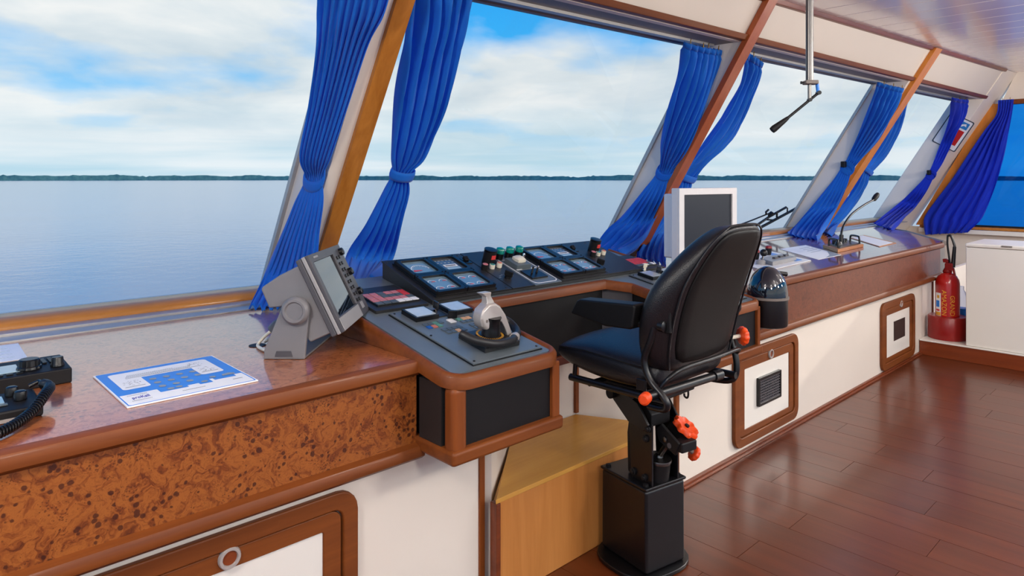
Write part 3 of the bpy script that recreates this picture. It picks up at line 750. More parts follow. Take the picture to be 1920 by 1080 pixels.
def gauge(parent, x0, y0, w, h, kind):
    """one square gauge: bezel, face, printed arcs"""
    q = MP@T(x0, y0, .006)
    g = ring_frame(MB(q), rrect(0, w, 0, h, .004, 2), rrect(.016, w-.016, .016, h-.016, .012, 2), lambda a, b, d: (a, b, d), 0, .022).build('gauge_bezel', 'black', parent)
    MB(q).box(.014, w-.014, .014, h-.014, .001, .012).build('gauge_face', 'gauged' if kind == 'text' else 'gauge', g)
    for sx, sy in ((.008, .008), (w-.008, .008), (.008, h-.008), (w-.008, h-.008)): MB(q).lathe([(.004, 0), (.004, .002)], (sx, sy, .022), (0, 0, 1), 8).build('screw', 'black', g)
    if kind == 'big':
        arcstrip(MB(q), w*.5, h*.36, w*.30, 15, 165, .0035, .0126).build('scale_arc', 'white', g)
        MB(q)._add([(w*.22, h*.30, .0127), (w*.5, h*.33, .0127), (w*.5, h*.36, .0127), (w*.24, h*.40, .0127)], [(0, 1, 2, 3)]).build('needle', 'red', g)
        m2 = MB(q)
        for k in range(9):
            a = math.radians(15+150*k/8); c, s_ = math.cos(a), math.sin(a)
            m2.box(w*.5+c*w*.26-.0012, w*.5+c*w*.26+.0012, h*.36+s_*w*.26-.0012, h*.36+s_*w*.26+.0012, .0122, .0126)
        m2.build('scale_ticks', 'white', g)
    elif kind == 'four':
        for cx, cy in ((.32, .62), (.68, .62), (.32, .24), (.68, .24)):
            arcstrip(MB(q), w*cx, h*cy, w*.13, 10, 170, .003, .0126, 10).build('scale_arc', 'white', g)
            MB(q).box(w*cx-.002, w*cx+.016, h*cy+.004, h*cy+.009, .0122, .0127).build('needle', 'red', g)
    else:
        m2 = MB(q)
        for j in range(2):
            for k in range(5): m2.box(w*(.18+.13*k), w*(.18+.13*k)+.011, h*(.62+.14*j), h*(.62+.14*j)+.007, .0121, .0126)
        m2.build('legend', 'print_grey', g)
        MB(q).box(w*.3, w*.75, h*.38, h*.52, .0121, .0128).build('counter_window', 'white', g)
        MB(q).box(w*.35, w*.7, h*.42, h*.47, .0125, .0132).build('counter_digits', 'print_dark', g)
        MB(q).box(w*.3, w*.75, h*.2, h*.34, .0121, .0127).build('name_label', 'lcd', g)
    return g
for bx in (1.628, 2.372):
    b = MB(MP).box(bx-.004, bx+.322, .012, .342, .006, .012).build('gauge_block', 'black', ip, bevel=.001, seg=1)
    gauge(b, bx, .178, .158, .160, 'big'); gauge(b, bx+.16, .178, .158, .160, 'text')
    gauge(b, bx, .016, .158, .160, 'four'); gauge(b, bx+.16, .016, .158, .160, 'four')
# lamps, buttons and switches on the panel
def pbutton(x, y, r, h, cap, ring='black', name='push_button', wide=False):
    q = MP@T(x, py(y), .006)
    o = MB(q).lathe([(r*1.05, 0), (r*1.05, h*.75), (r, h)], (0, 0, 0), (0, 0, 1), 20).build(name, ring, ip, smooth=40)
    MB(q).lathe([(r*.85, h*.9), (r*.85, h*1.06), (r*.7, h*1.1)], (0, 0, 0), (0, 0, 1), 20).build('cap', cap, o, smooth=40)
    return o
for bx in (2.10, 2.865):
    q = MP@T(bx, py(2.40), .006)
    o = MB(q).lathe([(.03, 0), (.03, .06), (.028, .062)], (0, 0, 0), (0, 0, 1), 24).build('emergency_button', 'blackm', ip, smooth=40)
    MB(q).lathe([(.0285, .058), (.031, .064), (.031, .07), (.026, .071)], (0, 0, 0), (0, 0, 1), 24).build('guard_ring', 'black', o, smooth=40)
    MB(q).lathe([(.025, .06), (.025, .0665)], (0, 0, 0), (0, 0, 1), 24).build('cap', 'pink', o)
    MB(q).box(-.012, .012, -.0312, -.028, .03, .05).build('red_mark', 'red', o)
    pbutton(bx-.07, 2.345, .015, .026, 'pink', 'blackm'); pbutton(bx-.022, 2.348, .013, .02, 'teal', 'ivory'); pbutton(bx+.026, 2.352, .013, .022, 'kcoral', 'ivory')
for k in range(3):
    x = 2.196+.064*k; q = MP@T(x, py(2.432), .006)
    o = MB(q).lathe([(.022, 0), (.022, .03)], (0, 0, 0), (0, 0, 1), 20).build('indicator_lamp', 'black', ip, smooth=40)
    MB(q).lathe([(.021, .03), (.021, .048), (.018, .054), (.01, .056)], (0, 0, 0), (0, 0, 1), 20).build('lens', 'teal', o, smooth=50)
for bx in (2.0, 2.745):     # small rocker switches with hinged guards
    q = MP@T(bx, py(2.44), .006)
    o = MB(q).box(-.018, .018, -.028, .028, 0, .004).build('guarded_switch', 'black', ip)
    MB(q@T(0, .008, .004)@RX(.5)).box(-.012, .012, -.012, .012, 0, .014).build('guard', 'blackm', o, bevel=.002)
for bx in (2.085, 2.735):   # selector knobs
    q = MP@T(bx, py(2.245), .006)
    o = MB(q).lathe([(.017, 0), (.016, .01)], (0, 0, 0), (0, 0, 1), 18).build('selector_knob', 'black', ip, smooth=40)
    MB(q@RZ(.4)).box(-.006, .006, -.02, .02, .008, .034).build('pointer', 'blackm', o, bevel=.003)
    m2 = MB(MP@T(bx, py(2.245), .0063))
    for k in range(6):
        a = math.radians(20+28*k); m2.box(.04*math.cos(a)-.006, .04*math.cos(a)+.006, .034*math.sin(a)-.002, .034*math.sin(a)+.002, 0, .0005)
    m2.build('printed_scale', 'print_grey', ip)
# white outlined joystick plate
fr = lambda a, b, d: (MP@Vector((a, b, d)))
o = ring_frame(MB(), rrect(2.178, 2.337, .004, .372, .03), rrect(2.182, 2.333, .008, .368, .028), fr, .0055, .0068).build('white_outline', 'white', ip)
q = MP@T(2.225, .045, .006)
o = MB(q).box(-.03, .075, 0, .085, 0, .008).build('joystick_base', 'black', ip, bevel=.001, seg=1)
for dx in (.008, .04):
    MB(q).tube([(dx, .045, .008), (dx+.006, .05, .03)], [.005, .004], 8).build('toggle', 'blackm', o, smooth=50)
    MB(q).lathe([(.004, 0), (.006, .005), (.003, .01)], (dx+.006, .05, .03), (.2, .2, 1), 10).build('toggle_tip', 'chrome' if dx > .02 else 'black', o, smooth=50)
q = MP@T(2.245, .2, .006)
o = MB(q).box(-.05, .045, -.045, .045, 0, .022).build('switch_cover', 'kgrey', ip, bevel=.002)
MB(q).lathe([(.03, .022), (.03, .034), (.022, .04)], (.005, .005, 0), (0, 0, 1), 12, lobes=4, lobe=.12).build('cover_knob', 'ivory', o, smooth=40)
MB(q).lathe([(.007, .022), (.007, .05), (.004, .054)], (.036, .01, 0), (0, 0, 1), 10).build('cover_toggle', 'chrome', o, smooth=40)
m2 = MB(MP)
for x0, x1, y in ((2.20, 2.245, .262), (2.195, 2.23, .15), (2.225, 2.27, .135), (2.29, 2.325, .15)): m2.box(x0, x1, y, y+.006, .006, .0066)
m2.build('printed_labels', 'white', ip)

# ================================================================ curtains
CUR = {
    'near_left': [(1.225, 2.36, 2.253, 1.405, 2.129, 2.24), (1.253, 2.424, 2.149, 1.405, 2.194, 2.124), (1.286, 2.515, 2.0, 1.405, 2.308, 2.029), (1.316, 2.638, 1.798, 1.405, 2.458, 1.812), (1.336, 2.758, 1.601, 1.405, 2.604, 1.599), (1.392, 2.817, 1.505, 1.405, 2.683, 1.505), (1.373, 2.887, 1.39, 1.405, 2.679, 1.394), (1.355, 2.977, 1.242, 1.405, 2.717, 1.254), (1.326, 3.103, 1.036, 1.405, 2.746, 1.078), (1.185, 2.934, 0.94, 1.405, 2.833, 0.962)],
    'near_right': [(1.603, 2.331, 2.301, 1.941, 2.295, 2.36), (1.651, 2.412, 2.169, 1.965, 2.371, 2.236), (1.688, 2.499, 2.025, 1.99, 2.472, 2.07), (1.735, 2.62, 1.827, 2.021, 2.608, 1.847), (1.798, 2.751, 1.612, 2.002, 2.748, 1.617), (1.842, 2.805, 1.523, 1.945, 2.805, 1.524), (1.833, 2.861, 1.432, 1.979, 2.863, 1.43), (1.796, 2.96, 1.271, 1.996, 2.965, 1.261), (1.749, 3.06, 1.106, 2.022, 3.074, 1.083), (1.463, 2.591, 1.02, 1.719, 2.763, 1.02)],
    'mid_left': [(3.651, 2.309, 2.337, 4.035, 2.303, 2.346), (3.719, 2.399, 2.19, 4.05, 2.347, 2.185), (3.802, 2.533, 1.97, 4.05, 2.434, 1.944), (3.922, 2.677, 1.734, 4.05, 2.57, 1.68), (4.044, 2.783, 1.56, 4.05, 2.685, 1.534), (3.989, 2.88, 1.401, 4.05, 2.72, 1.403), (3.91, 2.985, 1.229, 4.05, 2.819, 1.211), (3.793, 3.061, 1.105, 3.729, 2.692, 1.07), (3.749, 3.112, 1.02, 3.471, 2.672, 1.02)],
    'mid_right': [(4.351, 2.286, 2.374, 4.646, 2.314, 2.328), (4.496, 2.415, 2.163, 4.708, 2.415, 2.163), (4.477, 2.573, 1.905, 4.778, 2.611, 1.842), (4.406, 2.714, 1.673, 4.605, 2.736, 1.638), (4.35, 2.805, 1.524, 4.559, 2.822, 1.496), (4.34, 2.859, 1.436, 4.564, 2.872, 1.414), (4.301, 3.007, 1.193, 4.576, 3.014, 1.181), (4.054, 2.974, 0.99, 4.063, 2.72, 0.99), (3.929, 2.896, 0.94, 3.791, 2.538, 0.94)],
    'far_left': [(6.82, 2.27, 2.402, 7.18, 2.152, 2.364), (6.94, 2.371, 2.235, 7.18, 2.222, 2.164), (7.122, 2.532, 1.971, 7.18, 2.366, 1.888), (7.18, 2.655, 1.737, 7.18, 2.538, 1.681), (7.18, 2.717, 1.63, 7.18, 2.629, 1.564), (7.18, 2.839, 1.439, 7.18, 2.675, 1.413), (7.131, 2.993, 1.216, 7.18, 2.769, 1.194), (6.995, 3.129, 0.993, 6.747, 2.728, 0.99), (6.598, 3.004, 0.94, 6.328, 2.607, 0.94)],
    'far_right': [(7.42, 2.273, 2.397, 7.738, 2.265, 2.409), (7.659, 2.371, 2.236, 7.826, 2.331, 2.301), (7.814, 2.496, 2.031, 8.088, 2.488, 2.044), (7.923, 2.664, 1.755, 8.208, 2.66, 1.762), (7.864, 2.752, 1.611, 8.156, 2.787, 1.554), (7.947, 2.859, 1.435, 8.173, 2.86, 1.433), (7.894, 2.987, 1.225, 8.219, 2.992, 1.217), (7.745, 3.114, 1.017, 7.804, 2.999, 0.99), (7.378, 3.022, 0.94, 6.89, 2.734, 0.94)],
    'corner': [(9.217, 2.243, 2.445, 9.802, 2.227, 2.472), (9.535, 2.348, 2.272, 9.86, 2.279, 2.289), (9.86, 2.51, 2.0, 9.86, 2.383, 1.995), (9.86, 2.606, 1.732, 9.86, 2.51, 1.696), (9.86, 2.678, 1.562, 9.86, 2.605, 1.527), (9.86, 2.831, 1.354, 9.86, 2.69, 1.336), (9.86, 3.02, 1.14, 9.86, 2.831, 1.111), (8.968, 2.954, 0.99, 8.832, 2.677, 0.99), (8.897, 2.991, 0.94, 8.101, 2.55, 0.94)],
    'side': [(10.38, 2.03, 2.488, 10.38, 1.87, 2.488), (10.38, 2.053, 2.307, 10.38, 1.892, 2.296), (10.38, 2.183, 2.11, 10.38, 1.93, 2.063), (10.38, 2.358, 1.806, 10.38, 1.986, 1.729), (10.38, 2.538, 1.493, 10.38, 2.053, 1.425), (10.38, 2.724, 1.206, 10.38, 2.143, 1.152), (10.38, 2.851, 0.986, 10.38, 2.212, 0.978), (10.38, 2.87, 0.841, 10.38, 2.258, 0.907), (10.38, 2.851, 0.733, 10.38, 2.358, 0.791)],
}
def rowlerp(rows, n):
    L = smoothpath([r[:3] for r in rows], n); R = smoothpath([r[3:] for r in rows], n); return L, R
NIN = Vector((0, -1, -K)).normalized()
def curtain(key, label, tie, folds, m='curtain', nrm=NIN, nu=None, top_tape=True, hooks=4, seed=0, tieband=True, clip=False):
    rows = CUR[key]; L, R = rowlerp(rows, 7); nv = len(L)
    nu = nu or folds*8+1
    t = thing('curtain', label, 'curtain', tuple((L[-1]+R[-1])/2), 'blue window curtains')
    rs = []; random.seed(seed+11)
    ph = [random.uniform(-.5, .5) for _ in range(folds+2)]
    tiev = tie*7 if tie is not None else None
    def surf(j, u, extra=0):
        a, b = L[j], R[j]; w = (b-a).length
        ac = (b-a).normalized(); nn = (nrm-ac*nrm.dot(ac)).normalized()
        amp = min(.03, max(.009, .58*w/folds))*(1.0 if j > 2 else .55)
        k = u*folds; i = int(min(k, folds)); fr_ = k-i
        warp = ph[i]*(1-fr_)+ph[i+1]*fr_
        dr = noise.noise((u*3.1+seed, j*.07, seed*1.7))
        off = amp*math.sin(2*math.pi*(k+.35*warp+.25*dr))+.35*amp*math.sin(2*math.pi*(2*k+ph[i]+j*.05))
        belly = 0
        if tiev is not None: belly = .030*(1-math.exp(-((j-tiev)/7.)**2))*math.sin(math.pi*u)
        return a+(b-a)*(u+.25/folds*warp*.6)+nn*(off+belly+extra)
    for j in range(nv): rs.append([surf(j, i/(nu-1)) for i in range(nu)])
    # ragged hem
    rs[-1] = [p+Vector((0, 0, .012*noise.noise((i*.6, seed, 0)))) for i, p in enumerate(rs[-1])]
    cl_ = MB().grid(rs).build('cloth', m, t, smooth=180, solid=.003)
    if top_tape and key not in ('near_left',):
        tp = [[surf(j, i/(nu-1), .006)+Vector((0, 0, .0)) for i in range(nu)] for j in (0, 1, 2)]
        MB().grid(tp).build('heading_tape', m, cl_, smooth=180, solid=.004)
    if tieband and tiev is not None:
        j = int(tiev); rr = []
        a, b = L[j], R[j]; c = (a+b)/2; hw = (b-a).length/2+.012; ac = (b-a).normalized(); nn = (nrm-ac*nrm.dot(ac)).normalized()
        dn = (((L[j+1]+R[j+1])-(L[j-1]+R[j-1]))/2).normalized()
        for dz, s_ in ((-.026, 1.0), (-.01, 1.05), (.01, 1.05), (.026, 1.0)):
            rr.append([c+dn*dz+ac*(hw*s_*math.cos(q_))+nn*(.042*s_*math.sin(q_)+.004) for q_ in [2*math.pi*k/24 for k in range(24)]])
        MB().loft(rr, cap=False).build('tie_band', m, t, smooth=60, solid=.004)
    if clip:
        j = int(tiev); c = L[j]+Vector((-.03, -.02, .01))
        MB().box(c.x-.03, c.x+.03, c.y-.02, c.y+.02, c.z-.03, c.z+.03).build('tie_clip', 'blackm', t, bevel=.006)
    for h in range(hooks):
        p = surf(0, (h+.5)/hooks)
        MB().tube([p+Vector((0, 0, -.01)), p+Vector((0, 0, .02)), p+Vector((.006, 0, .028))], .003, 6).build('hook', 'brass', t, smooth=60)
    return t
curtain('near_left', 'tall near blue curtain with sharp pleats tied left of the honey wood post', 5, 9, seed=1, hooks=0)
curtain('near_right', 'near blue curtain right of the honey post, its foot behind the grey radar display', 5, 6, seed=2, hooks=0)
curtain('mid_left', 'blue curtain left of the reddish middle post, hanging from brass hooks', 4, 6, seed=3)
curtain('mid_right', 'blue curtain right of the reddish middle post, partly behind the white monitor', 4, 5, seed=4, hooks=2)
curtain('far_left', 'blue curtain on the left of the orange far post', 4, 6, seed=5, hooks=3, clip=True)
curtain('far_right', 'slim blue curtain on the right of the orange far post', 4, 4, seed=6, hooks=2)
curtain('corner', 'slim deep blue curtain in front of the sign on the corner post', 4, 4, 'curtain2', seed=7, hooks=2, clip=True)
curtain('side', 'broad deep blue curtain of the blue side window above the extinguisher', None, 6, 'curtain2', nrm=Vector((-1, 0, 0)), seed=8, hooks=2)

# ================================================================ added fill lamps, out of view, that brighten the bridge interior
def fill_lamp(x, y, label):
    z = zc(x); zl = 2.12
    t = thing('fill_pendant', label, 'lamp', (x, y, z), 'added fill lamps')
    MB().lathe([(.06, -.03), (.06, -.002)], (x, y, z), (0, 0, 1), 20).build('ceiling_rose', 'white_gloss', t)
    MB().tube([(x, y, z-.03), (x, y, zl+.2)], .008, 8).build('stem', 'steel', t, smooth=60)
    MB().lathe([(.07, .185), (.075, .2), (.03, .225)], (x, y, zl), (0, 0, 1), 20).build('cap', 'steel', t, smooth=50)
    ld = bpy.data.lights.new('fill_globe', 'POINT'); ld.shadow_soft_size = .17; ld.energy = FILL_W*(.66 if y == -.35 else 1); ld.color = (1, .93, .84)
    lo = bpy.data.objects.new('fill_globe', ld); COL.objects.link(lo); lo.location = (x, y, zl); W[lo] = T(x, y, zl)
    lo.parent = t; lo.matrix_parent_inverse = W[t].inverted()
FILL_W = 70
for x, y, lb_ in ((-.45, .85, 'added round fill lamp over the near end of the bridge'), (.6, -1.5, 'added round fill lamp left of the viewpoint, aft'), (2.6, -1.1, 'added round fill lamp aft of the helm chair'), (4.9, -.35, 'added round fill lamp aft of the middle hatch'),
                  (7.3, -.35, 'added round fill lamp aft of the white locker'), (8.6, -.5, 'added round fill lamp beyond the white locker'), (3.6, -2.3, 'added round fill lamp in the rearmost row, middle'), (6.0, -2.4, 'added round fill lamp in the rearmost row, far end')):
    fill_lamp(x, y, lb_)

# ================================================================ helm chair
CX = 2.22
ch = thing('helm_chair', 'black leather helm chair on a square black pedestal with orange handwheels', 'chair', (CX, 1.6, 0))
# pedestal
base = []
for k in range(28):
    a = 2*math.pi*k/28; c, s_ = math.cos(a), math.sin(a)
    e = 2.6; rr = 1/((abs(c)**e+abs(s_)**e)**(1/e)); base.append((rr*c*.17, rr*s_*.16))
QB = T(2.215, 1.60, 0)@RZ(math.radians(-10))
MB(QB).prism([(x, y, .002) for x, y in base], (0, 0, .016)).build('base_plate', 'black', ch, bevel=.004)
rings = [[(x*w, y*d, z) for x, y in ((-1, -1), (1, -1), (1, 1), (-1, 1))] for z, w, d in ((.018, .104, .128), (.33, .104, .126))]
MB(QB).loft(rings).build('pedestal_box', 'black', ch, bevel=.012, seg=3)
MB(QB).box(-.108, .108, -.13, .13, .33, .342).build('top_plate', 'black', ch, bevel=.005)
for sx in (-.085, .085):
    for sy in (-.105, .105): MB(QB).lathe([(.012, 0), (.012, .007), (.008, .009)], (sx, sy, .342), (0, 0, 1), 6).build('bolt', 'blackm', ch)
for sx, th in ((-.066, -.008), (.062, .008)):
    o = MB(QB).prism([(sx, y, z) for y, z in ((-.126, .342), (-.01, .342), (-.012, .39), (-.004, .55), (-.05, .565), (-.126, .575))], (th, 0, 0)).build('column_plate', 'black', ch, bevel=.002)
    for y, z in ((-.03, .368), (-.09, .366), (-.108, .555), (-.096, .515)):
        MB(QB).lathe([(.014, 0), (.014, .007), (.009, .009), (.009, .014), (.004, .016)], (sx+th, y, z), (th, 0, 0), 12).build('bolt', 'blackm', o, smooth=40)
MB(QB).prism([(-.06, y, z) for y, z in ((-.006, .342), (.026, .342), (.03, .50), (.02, .56), (-.004, .575))], (.12, 0, 0)).build('column_front', 'blackm', ch, bevel=.012, seg=3)
# sloping link arms to the seat frame, with slotted adjusting block
for sx in (-.086, .074):
    MB(QB).prism([(sx, y, z) for y, z in ((-.118, .572), (-.092, .542), (-.008, .556), (.078, .618), (.085, .648), (.045, .672), (-.06, .642))], (.010, 0, 0)).build('link_plate', 'black', ch, bevel=.003)
MB(QB).prism([(-.05, y, z) for y, z in ((-.10, .555), (-.05, .545), (.07, .63), (.05, .68), (-.02, .675), (-.10, .60))], (.10, 0, 0)).build('link_core', 'blackm', ch, bevel=.004)
for sx in (-.036, .024):
    MB(QB).prism([(sx, y, z) for y, z in ((-.105, .545), (-.135, .575), (-.225, .527), (-.205, .478), (-.125, .505))], (.012, 0, 0)).build('slot_plate', 'blackm', ch, bevel=.003)
MB(QB).lathe([(.011, 0), (.011, .006), (.007, .008)], (-.036, -.158, .524), (-1, 0, 0), 14).build('slot_pin', 'steel', ch, smooth=40)
MB(QB).tube([(-.0365, -.178, .507), (-.0385, -.178, .507)], .010, 14).build('slot_hole', 'greyd', ch)
MB(QB).tube([(.0, -.075, .342), (.0, -.085, .415)], .048, 22).build('spring_tube', 'blackm', ch, smooth=50)
MB(QB).lathe([(.049, .0), (.051, .008), (.049, .014), (.018, .018), (.015, .026), (.010, .028)], (0, -.086, .412), (0, -.12, 1), 24).build('spring_cap', 'steel', ch, smooth=40)
MB(QB).tube([(.0, -.09, .43), (.0, -.135, .492)], .011, 12).build('piston_rod', 'steel', ch, smooth=50)
MB(QB).tube([(.10, .078, .645), (-.105, .078, .645)], .021, 16).build('pivot_tube', 'blackm', ch, smooth=50)
# orange handwheels
def wheel(c, ax, r, h, name='handwheel', lobes=8, lob=.09, m='orange'):
    mb = MB().lathe([(r*.25, 0), (r*.8, 0), (r, h*.25), (r, h*.75), (r*.85, h), (r*.55, h*.8), (r*.3, h*.75)], c, ax, 64, lobes, lob)
    o = mb.build(name, m, ch, smooth=50)
    MB().lathe([(r*.18, 0), (r*.18, h*1.0)], c, ax, 12).build('hub', 'blackm', o); return o
wheel((2.235, 1.425, .545), (.15, -.50, .75), .050, .026)
MB().tube([(2.225, 1.44, .53), (2.235, 1.425, .55)], .012, 10).build('wheel_shaft', 'darkmetal', ch, smooth=50)
MB().tube([(2.235, 1.44, .50), (2.285, 1.41, .445)], .009, 10).build('knob_shaft', 'darkmetal', ch, smooth=50)
wheel((2.278, 1.415, .452), (.62, -.36, -.55), .028, .02, 'handwheel', 10, .04)
MB(QB).box(-.03, .05, -.235, -.185, .492, .53).build('shaft_block', 'blackm', ch, bevel=.006)
# seat frame of tubes
tb = lambda name, P, r=.013, m='black', k=5: MB().tube(smoothpath(P, k) if k else P, r, 10).build(name, m, ch, smooth=60)
for sx in (1.985, 2.455):
    tb('frame_rail', [(sx, 1.775, .722), (sx, 1.33, .728)], .014, k=0)
    tb('frame_upright', [(sx, 1.755, .722), (sx, 1.75, .78)], .009, k=0)
tb('cross_rail', [(1.985, 1.68, .716), (2.455, 1.68, .716)], .011, k=0)
tb('cross_rail', [(1.985, 1.48, .716), (2.455, 1.48, .716)], .011, k=0)
MB().box(2.10, 2.34, 1.44, 1.72, .672, .708).build('swivel_box', 'blackm', ch, bevel=.008)
tb('side_loop', [(1.965, 1.37, .985), (1.962, 1.385, .93), (1.96, 1.408, .865), (1.96, 1.385, .80), (1.962, 1.335, .755), (1.965, 1.318, .728), (1.97, 1.335, .707), (1.975, 1.40, .702)], .0125)
tb('side_loop', [(2.475, 1.37, .985), (2.478, 1.385, .93), (2.48, 1.36, .85), (2.475, 1.34, .78), (2.47, 1.34, .725), (2.465, 1.37, .697), (2.455, 1.46, .69)], .0125)
tb('back_bar', [(1.975, 1.352, .775), (1.995, 1.325, .815), (2.06, 1.312, .836), (2.25, 1.305, .838), (2.43, 1.31, .838), (2.472, 1.335, .815)], .008)
tb('slide_handle', [(1.905, 1.36, .757), (2.35, 1.345, .748)], .0165, k=0)
MB().lathe([(.020, 0), (.020, .028), (.013, .034)], (1.905, 1.36, .757), (-1, -.35, 0), 16).build('handle_cap', 'orange', ch, smooth=40)
tb('slide_sleeve', [(2.31, 1.346, .749), (2.36, 1.345, .748)], .021, k=0)
# seat cushion
def ringxz(y, hw, zb, zt_, crown=.012, cx=CX):
    return [(cx+hw*a, y, zb+(zt_-zb)*b+(crown if b == 1 and abs(a) < .5 else 0)) for a, b in ((-.86, 0), (-.3, -.02), (.3, -.02), (.86, 0), (1, .25), (1.0, .75), (.86, 1), (.3, 1), (-.3, 1), (-.86, 1), (-1.0, .75), (-1, .25))]
rings = [ringxz(y, hw, zb, z1) for y, hw, zb, z1 in ((1.37, .20, .775, .835), (1.385, .235, .745, .85), (1.47, .25, .735, .856), (1.60, .255, .735, .866), (1.72, .255, .745, .872), (1.80, .25, .765, .862), (1.845, .24, .79, .842), (1.855, .215, .80, .83))]
o = MB().loft(rings).build('seat_cushion', 'leather', ch, sub=2); fixnormals(o.data)
pp = [(CX+.252*math.copysign(1, a)*min(1, abs(a)), 0, 0) for a in (0,)]
edge = [(CX-.254, 1.40, .832), (CX-.262, 1.55, .842), (CX-.262, 1.70, .848), (CX-.25, 1.80, .838), (CX-.20, 1.85, .828), (CX, 1.86, .828), (CX+.20, 1.85, .828), (CX+.25, 1.80, .838), (CX+.262, 1.70, .848), (CX+.254, 1.40, .832)]
MB().tube(smoothpath(edge, 5), .0035, 6).build('piping', 'leatherb', o, smooth=60)
MB().box(CX-.266, CX-.255, 1.40, 1.44, .755, .795).build('hinge_plate', 'black', ch, bevel=.003)
# backrest: cushion with side wings, hard shell behind
LV = [(.812, .165, .205, 1.338, .10), (.83, .20, .235, 1.336, .12), (.90, .215, .262, 1.325, .135), (.98, .222, .282, 1.308, .14), (1.06, .224, .288, 1.286, .14), (1.13, .220, .270, 1.262, .135), (1.19, .205, .235, 1.234, .125), (1.245, .185, .198, 1.206, .115), (1.29, .158, .162, 1.182, .10), (1.322, .120, .120, 1.166, .085), (1.336, .07, .07, 1.166, .06)]
rings = []
for z, hr, hf, yr, th in LV:
    rings.append([(CX+x, y, z) for x, y in ((-hr*.92, yr), (-hr*.4, yr-.004), (hr*.4, yr-.004), (hr*.92, yr), (hr+.012, yr+.02), (hf, yr+th*.55), (hf-.012, yr+th), (hf*.62, yr+th*.9), (hf*.2, yr+th*.78), (-hf*.2, yr+th*.78), (-hf*.62, yr+th*.9), (-hf+.012, yr+th), (-hf, yr+th*.55), (-hr-.012, yr+.02))])
bc = MB().loft(rings).build('backrest', 'leather', ch, sub=2); fixnormals(bc.data)
rings = []
for z, hr, hf, yr, th in LV[1:-1]:
    h = hr*.965; rings.append([(CX-h, yr+.012, z), (CX-h*.97, yr-.006, z), (CX-h*.4, yr-.011, z), (CX+h*.4, yr-.011, z), (CX+h*.97, yr-.006, z), (CX+h, yr+.012, z)])
o = MB().loft(rings).build('back_shell', 'leatherb', ch, sub=1); fixnormals(o.data)
edge = [(CX-hr-.004, yr+.008, z) for z, hr, hf, yr, th in LV[1:]]+[(CX+hr+.004, yr+.008, z) for z, hr, hf, yr, th in LV[1:][::-1]]
MB().tube(smoothpath(edge, 4), .004, 6).build('piping', 'leather', o, smooth=60)
# armrests
for sx, d in ((1.928, 1), (2.44, 1)):
    MB().prism([(sx, y, z) for y, z in ((1.728, .985), (1.718, 1.0), (1.695, 1.038), (1.68, 1.045), (1.43, 1.058), (1.425, 1.045), (1.437, .975), (1.45, .968), (1.56, .962))], (.072, 0, 0)).build('armrest', 'leatherb', ch, bevel=.008, seg=3)
    tb('arm_tube', [(sx+.045, 1.52, .985), (sx+.045, 1.44, .985), (sx+.048, 1.345, .99)], .014, k=0)
    MB().lathe([(.02, -.02), (.02, .0), (.012, .004)], (sx+.048, 1.335, .99), (0, -1, 0), 14).build('arm_pivot', 'black', ch, smooth=40)
    bx = sx+.052 if sx < 2.2 else sx+.0
    MB().box(bx, bx+.014, 1.315, 1.40, .965, 1.05).build('arm_bracket', 'blackm', ch, bevel=.006)
    MB().lathe([(.009, 0), (.009, .018)], (sx+.046, 1.375, .966), (0, 0, -1), 12).build('arm_adjuster', 'orange', ch)
tb('recline_shaft', [(2.44, 1.345, .875), (2.505, 1.335, .875)], .008, k=0, m='ivory')
wheel((2.495, 1.335, .875), (.85, -.5, 0), .036, .024, 'handwheel', 10, .04)

# ================================================================ things on the near worktop
ZT = .9205
# radar display on its bracket; s along the side plate, w across
sv = Vector((.7193, -.6947, 0)); wv = Vector((.6947, .7193, 0)); O = Vector((.965, 2.09, .92))
def RP(s_, z, w=0): return O+sv*s_+wv*w+Vector((0, 0, z))
rd = thing('radar_display', 'grey radar display tilted on its bracket beside the near post curtain', 'display', (1.05, 2.12, .92))
for w0 in (-.018, .345):
    o = MB().prism([RP(a, b, w0) for a, b in ((-.066, .001), (.066, .001), (.079, .135), (.075, .165), (.055, .19), (.02, .192), (-.008, .165), (-.064, .03))], wv*.016).build('bracket_plate', 'grey', rd, bevel=.004)
    sg = -1 if w0 < 0 else 1
    c = RP(.040, .158, w0 if sg < 0 else w0+.016)
    k_ = MB().lathe([(.044, -.002), (.045, .012), (.043, .018), (.036, .024), (.030, .024), (.026, .018), (0.001, .019)], c, wv*sg, 36).build('clamp_knob', 'grey', o, smooth=40)
MB().prism([RP(a, .001, -.018) for a in (-.066, .066)]+[RP(.066, .008, -.018), RP(-.066, .008, -.018)], wv*.379).build('bracket_foot', 'grey', rd, bevel=.002)
MB().prism([RP(a, b, -.0195) for a, b in ((-.03, .008), (.03, .008), (.024, .028), (-.024, .028))], wv*.004).build('foot_recess', 'greyd', rd, bevel=.004)
body = [(-.082, .222), (-.075, .230), (-.022, .266), (.040, .297), (.150, .082), (.078, .05), (-.008, .165), (-.055, .160)]
MB().prism([RP(a, b, .0) for a, b in body], wv*.343).build('housing', 'grey', rd, bevel=.006, seg=2)
MB().prism([RP(a, b, .04) for a, b in ((-.092, .215), (-.082, .222), (-.055, .158), (-.064, .152))], wv*.26).build('rear_cover', 'greyl', rd, bevel=.003)
e1 = Vector((.119, -.246)); e1.normalize(); nn_ = Vector((-e1.y, e1.x))     # e1 down the face, nn_ out of it (in s,z)
C0 = Vector((.044, .318))
def FP(d, w, h): q = C0+e1*d+nn_*h; return RP(q.x, q.y, w)
